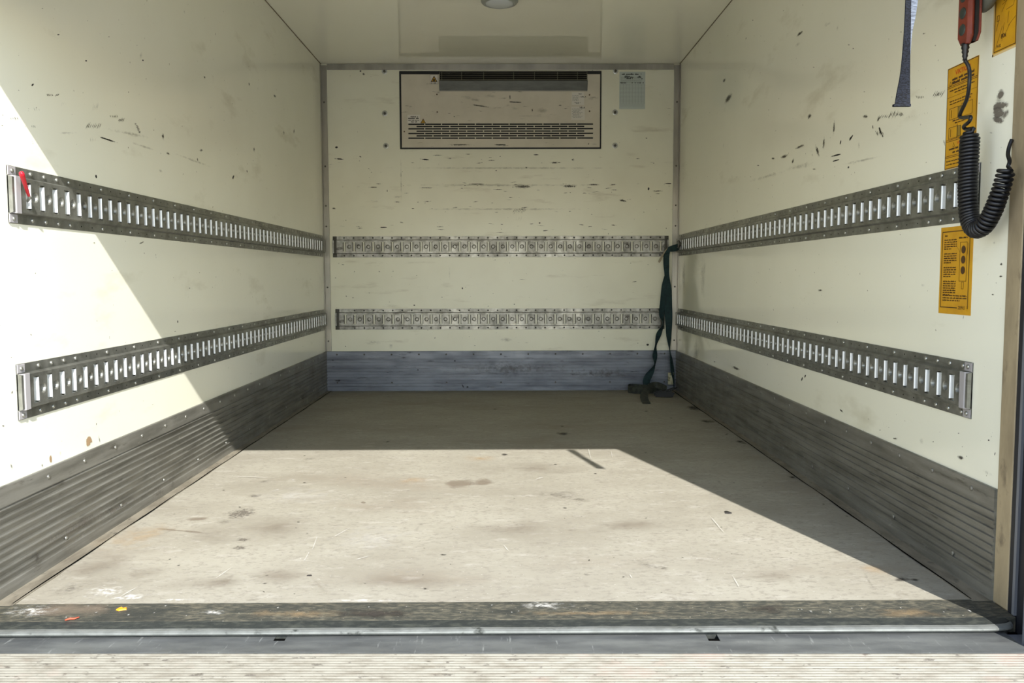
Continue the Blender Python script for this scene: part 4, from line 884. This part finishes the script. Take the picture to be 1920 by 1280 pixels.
# ================================================================== PULL STRAP ON THE ROLLER DOOR
ps = empty('pull_strap', (.773, 1.655, 1.272))
def row(px0, px1, py, Y, dy=0):
    a, c = at(px0, py, 1, Y), at(px1, py, 1, Y); m_ = (a+c)/2-ps.location; hw_ = (c-a)/2; hw_.y += dy; return (m_, hw_)
b = MB(); ribbon(b, [row(1677, 1707, 197, 1.655, .001), row(1679, 1708, 178, 1.655, .004), row(1685, 1709, 140, 1.655, .007), row(1690, 1709, 95, 1.655, .006), row(1694, 1709, 50, 1.655, .004), row(1697, 1709, 0, 1.655, .002), row(1699, 1711, -45, 1.655, .002)], .0018, 6)
b.obj('webbing_front', MT['navy'], ps)
b = MB(); ribbon(b, [row(1683, 1705, 195.5, 1.6595, 0), row(1690, 1705, 150, 1.664, 0), row(1696, 1707, 100, 1.666, 0), row(1704, 1710.5, 60, 1.665, 0), row(1705, 1717, 30, 1.663, .001), row(1706, 1722, 0, 1.661, .003), row(1704, 1729, -45, 1.660, .003)], .0016, 6)
b.obj('webbing_back', MT['greyweb'], ps)
b = MB(); a, c = at(1676, 195, 1, 1.6545)-ps.location, at(1707.5, 199.5, 1, 1.6545)-ps.location; b.box(a.x, c.x, -.002, .006, c.z, a.z); b.obj('stitched_fold', MT['navy'], ps)
b = MB(); tl_ = at(1717, 3, 1, 1.652)-ps.location
b = MB(); b.tube([(.020, 0, -.002), (.020, .006, .012)], .003, 8); b.obj('fixing', MT['bolt'], ps)
tag(ps, 'twisted navy and grey webbing pull strap hanging from above, left of the hand control', 'strap')

# ================================================================== RED PIN ON THE LEFT RAIL
head = at(41, 327, 0, -HX+.042); tip = at(54, 367, 0, -HX+.020)
rp = empty('red_pin', head); d = tip-head
b = MB(); b.smooth = True
b.tube([-d*.10, -d*.07, Vector((0, 0, 0)), d*.15, d*.5, d*.95, d*1.02], [.0016, .0048, .0056, .0052, .0042, .0034, .0028], 14); b.obj('grip', MT['red'], rp)
b = MB(); b.smooth = True; b.tube([d*1.0, d*1.10, d*1.18+Vector((-.006, 0, -.004))], [.0032, .0042, .003], 10); b.obj('metal_tip', MT['bolt'], rp)
tag(rp, 'small red plastic pin stuck in the near end of the upper left rail', 'pin')

# ================================================================== GREEN RATCHET STRAP
gs = empty('ratchet_strap', (.98, 5.06, 0.0)); GO = gs.location
def gr(px, py, w_, Y=5.085, dy=0.0, ang=0.0):
    c = at(px, py, 1, Y)-GO; k = Y/F_PX; a = math.radians(ang)
    return (c, Vector((math.cos(a)*w_*k/2, dy, -math.sin(a)*w_*k/2)))
# top run from the hook on the right rail to the fold
hk = Vector((HX-.024, 4.985, .866))-GO
b = MB(); ribbon(b, [(hk, Vector((0, 0, .020))), (at(1271, 463, 1, 5.03)-GO, Vector((0, 0, .020))), (at(1259, 466, 1, 5.07)-GO, Vector((.002, 0, .018))), (at(1251, 466, 1, 5.085)-GO, Vector((.008, -.004, .010)))], .003); b.obj('webbing_top', MT['green'], gs)
b = MB(); ribbon(b, [gr(1252, 466, 10, dy=-.004), gr(1249.5, 482, 11, dy=.004), gr(1249.5, 500, 11, dy=.006), gr(1250.5, 518, 7.5, dy=-.012), gr(1251.5, 540, 15, dy=.003), gr(1252.5, 575, 16, dy=.004), gr(1254, 600, 13.5, dy=.004), gr(1254.2, 630, 10, dy=.010), gr(1255.8, 656, 3.2, dy=.018), gr(1258.5, 674, 6, dy=.014), gr(1260.8, 694, 7.5, dy=.010), gr(1263, 712, 4, dy=.014), gr(1264, 726, 3, dy=.014)], .003); b.obj('webbing_right', MT['green'], gs)
b = MB(); ribbon(b, [gr(1249, 515, 6, 5.08, .01), gr(1246.5, 535, 11, 5.08), gr(1242.5, 562, 9, 5.078, .006), gr(1240.5, 590, 9.5, 5.078, .006), gr(1243.5, 606, 4, 5.078, .018), gr(1235.5, 626, 10, 5.078, .006, 10), gr(1229.5, 648, 4.5, 5.078, .016), gr(1228, 667, 9.5, 5.078, .006), gr(1227.6, 683, 4, 5.078, .016), gr(1218, 700, 17, 5.075, .004, -14), gr(1212, 716, 14, 5.07, .004, -5), gr(1214, 727, 12, 5.07, .004, 0)], .003); b.obj('webbing_left', MT['green'], gs)
def fl(px, py, z=.004): return at(px, py, 2, z)-GO
# loops lying on the floor (webbing standing on edge)
V_ = lambda h_: Vector((0, 0, h_))
def fg(px, py, h_): c = fl(px, py, 0.0); c.z = h_+.0028; return (c, V_(h_))
b = MB(); ribbon(b, [fg(1247, 737, .020), fg(1222, 738.5, .021), fg(1195, 739, .021), fg(1180, 737, .021), fg(1178.5, 735.5, .022), fg(1184, 734.5, .023), fg(1205, 734.8, .021), fg(1232, 735, .019), fg(1250, 736, .017)], .003); b.obj('webbing_loop', MT['greenworn'], gs)
b = MB(); ribbon(b, [(fl(1250, 729, .045), Vector((0, 0, .017))), (fl(1240, 724, .052), Vector((-.001, .002, .018))), (fl(1228, 721.5, .056), Vector((-.003, .004, .018))), (fl(1217, 726, .050), Vector((-.012, .004, .014))), (fl(1210, 734, .034), Vector((-.020, 0, .007))), (fl(1207.5, 743, .017), Vector((-.022, 0, .002))), (fl(1209, 750, .006), Vector((-.022, 0, 0))), (fl(1212.5, 756, .0035), Vector((-.021, .002, 0)))], .003); b.obj('webbing_tail', MT['greenworn'], gs)
# tan hook end, label, ratchet
b = MB(); ribbon(b, [gr(1250, 466, 7, 5.078, 0, -40), gr(1243, 477, 6.5, 5.078, 0, -35), gr(1237.5, 488, 7, 5.080, 0, -30), gr(1237, 492, 1.5, 5.082, 0, -30)], .002); o = b.obj('strap_end', MT['tan'], gs)
b = MB(); a, c = at(1252.5, 698, 1, 5.085)-GO, at(1262.5, 720.5, 1, 5.085)-GO; b.box(a.x, c.x, a.y-.001, a.y+.001, c.z, a.z); b.obj('tag', MT['tag'], gs)
b = MB(); hk2 = hk
b.tube([hk2+Vector((-.004, .02, .018)), hk2+Vector((-.003, -.012, .018)), hk2+Vector((.003, -.022, .006)), hk2+Vector((.005, -.024, 0))], .004, 8)
b.tube([hk2+Vector((-.004, .02, -.018)), hk2+Vector((-.003, -.012, -.018)), hk2+Vector((.003, -.022, -.006)), hk2+Vector((.005, -.024, 0))], .004, 8)
b.tube([hk2+Vector((-.004, -.006, .022)), hk2+Vector((-.004, -.006, -.022))], .005, 8); b.obj('hook', MT['boltdark'], gs)
rt = fl(1243, 738, .02); 
b = MB()
for dy in (-.022, .022):
    b.prism([(rt.x-.045, rt.z-.014), (rt.x+.05, rt.z-.016), (rt.x+.062, rt.z+.006), (rt.x+.02, rt.z+.026), (rt.x-.02, rt.z+.014), (rt.x-.05, rt.z+.004)], 1, rt.y+dy-.0015, rt.y+dy+.0015)
b.obj('ratchet_frame', MT['black'], gs, bevel=.0008)
b = MB(); b.smooth = True; b.lathe([(.016, -.020), (.016, .020)], rt+Vector((.012, 0, .006)), (0, 1, 0), 16); b.obj('ratchet_spool', MT['greenworn'], gs)
b = MB(); b.tube([rt+Vector((.012, -.024, .012)), rt+Vector((.06, -.020, .03)), rt+Vector((.078, 0, .034)), rt+Vector((.06, .020, .03)), rt+Vector((.012, .024, .012))], .0035, 8); b.obj('ratchet_handle', MT['black'], gs)
tag(gs, 'dark green ratchet strap hanging twisted in the right back corner down to the floor', 'strap')

# ================================================================== TAIL LIFT PLATFORM
_l, _r2 = at(0, 1223, 2, -.02), at(1920, 1223, 2, -.02); DE = (_l.y+_r2.y)/2
tp = empty('tail_lift_platform', (0, .85, -.13))
ZP = -.0200+.13; YH = -.85
def hole_plate():
    b = MB(); y_b, y_f = 1.658+YH, DE+YH
    holes = [(at(q, 1194, 2, -.02).x-.0112, at(q, 1194, 2, -.02).x+.0112) for q in (518, 1327)]
    yh0, yh1 = at(960, 1201, 2, -.02).y+YH, at(960, 1186, 2, -.02).y+YH+.01
    b.box(-1.045, 1.0, y_f, yh0, ZP-.0016, ZP); b.box(-1.045, 1.0, yh1, y_b, ZP-.0016, ZP)
    x = -1.045
    sk = [0, 0]; sp = 0
    for (a, c), s in zip(holes, sk):
        n = len(b.v); xa0, xa1 = a-s if False else a, a
        # skewed edges of the hole
        b.prism([(x, yh0), (a-s, yh0), (a+s, yh1), (x, yh1)] if x < -1 else [(x-sp, yh0), (a-s, yh0), (a+s, yh1), (x+sp, yh1)], 2, ZP-.0016, ZP)
        x = c; sp = s
    b.prism([(x-sp, yh0), (1.0, yh0), (1.0, yh1), (x+sp, yh1)], 2, ZP-.0016, ZP)
    return b
hole_plate().obj('hinge_plate', MT['gutter'], tp)
b = MB(); b.box(-1.045, 1.0, DE+YH, 1.655+YH, ZP-.034, ZP-.030); b.box(-1.045, 1.0, 1.622+YH, 1.630+YH, ZP-.030, ZP-.0018); b.obj('dark_hole_liner', MT['hole'], tp)  # near-black liner added so the plate holes read as shade
b = MB(); b.prism([(1.003, 1.655+YH), (1.045, 1.655+YH), (1.045, 1.545+YH), (1.003, 1.545+YH)], 2, ZP-.02, ZP-.004); b.obj('side_bracket', MT['column'], tp)
# ribbed deck: rounded ribs across
b = MB(); pit = .0100; y = DE-.0015+YH; pr = [(y+.001, ZP-.03), (y+.001, ZP-.0025)]
n = 150
for i in range(n):
    yy = y-i*pit; pr += [(yy-.0004, ZP-.0030), (yy-.0016, ZP-.0004), (yy-.0030, ZP+.0002), (yy-.0056, ZP+.0002), (yy-.0070, ZP-.0004), (yy-.0082, ZP-.0030)]
yl = y-n*pit; pr += [(yl, ZP-.003), (yl, ZP-.03)]
N_ = len(pr)
for i in range(N_-1):
    (ya, za), (yb, zb) = pr[i], pr[i+1]; b.quad((-1.045, ya, za), (-1.045, yb, zb), (1.045, yb, zb), (1.045, ya, za))
b.quad((-1.045, pr[0][0], pr[0][1]), (1.045, pr[0][0], pr[0][1]), (1.045, pr[-1][0], pr[-1][1]), (-1.045, pr[-1][0], pr[-1][1]))
b.obj('ribbed_deck', MT['deck'], tp)
b = MB(); b.box(-.4, -.32, 1.20+YH, 1.45+YH, -.80+.13-.02, ZP-.035); b.box(.32, .4, 1.20+YH, 1.45+YH, -.80+.13-.02, ZP-.035); b.obj('lift_arm', MT['track'], tp)
tp.rotation_euler.z = math.atan2(_r2.y-_l.y, _r2.x-_l.x)
tag(tp, 'pale ribbed aluminium tail lift platform with grey hinge plate at the load floor edge', 'platform')

# ================================================================== BITS ON THE FLOOR
def bit(name, px, py, pts, h, m, label, cat, z=.0018):
    c = at(px, py, 2, z); o_ = empty(name, c); bpy.data.objects.remove(o_)
    b = MB(); n = len(pts); b.v = [(x, y, 0) for x, y in pts]+[(x*.86, y*.86, h*(.8+.4*random.random())) for x, y in pts]
    b.f = [tuple(reversed(range(n))), tuple(range(n, 2*n))]+[(i, (i+1) % n, n+(i+1) % n, n+i) for i in range(n)]
    o = b.obj(name, m); o.location = c; return tag(o, label, cat)
bit('orange_flake', 228, 1142, [(-.010, -.004), (-.002, -.009), (.004, -.006), (.011, -.002), (.008, .007), (.001, .005), (-.004, .010), (-.009, .003)], .002, MT['flake'], 'bright orange flake on the dirty threshold strip', 'debris')
b = MB(); b.smooth = True; c = at(135, 1160, 2, .004); b.tube([(-.011, -.006, 0), (-.004, -.001, .001), (.004, .002, 0), (.011, .007, .001)], [.0012, .0022, .0018, .001], 7)
o = b.obj('twig', MT['twig']); o.location = c; tag(o, 'short reddish twig at the left of the threshold strip', 'debris')
bit('dark_crumb', 1365, 962, [(-.010, -.003), (.002, -.006), (.011, -.002), (.007, .005), (-.004, .006)], .003, MT['crumb'], 'dark crumb lying in the sunlit floor, right of centre', 'debris', .0004)
bit('dark_flake', 575+5, 1079+0, [(-.006, -.002), (.006, -.002), (.005, .003), (-.005, .003)], .0015, MT['crumb'], 'tiny dark flake on the sunlit floor, left of centre near the threshold', 'debris', .0004)
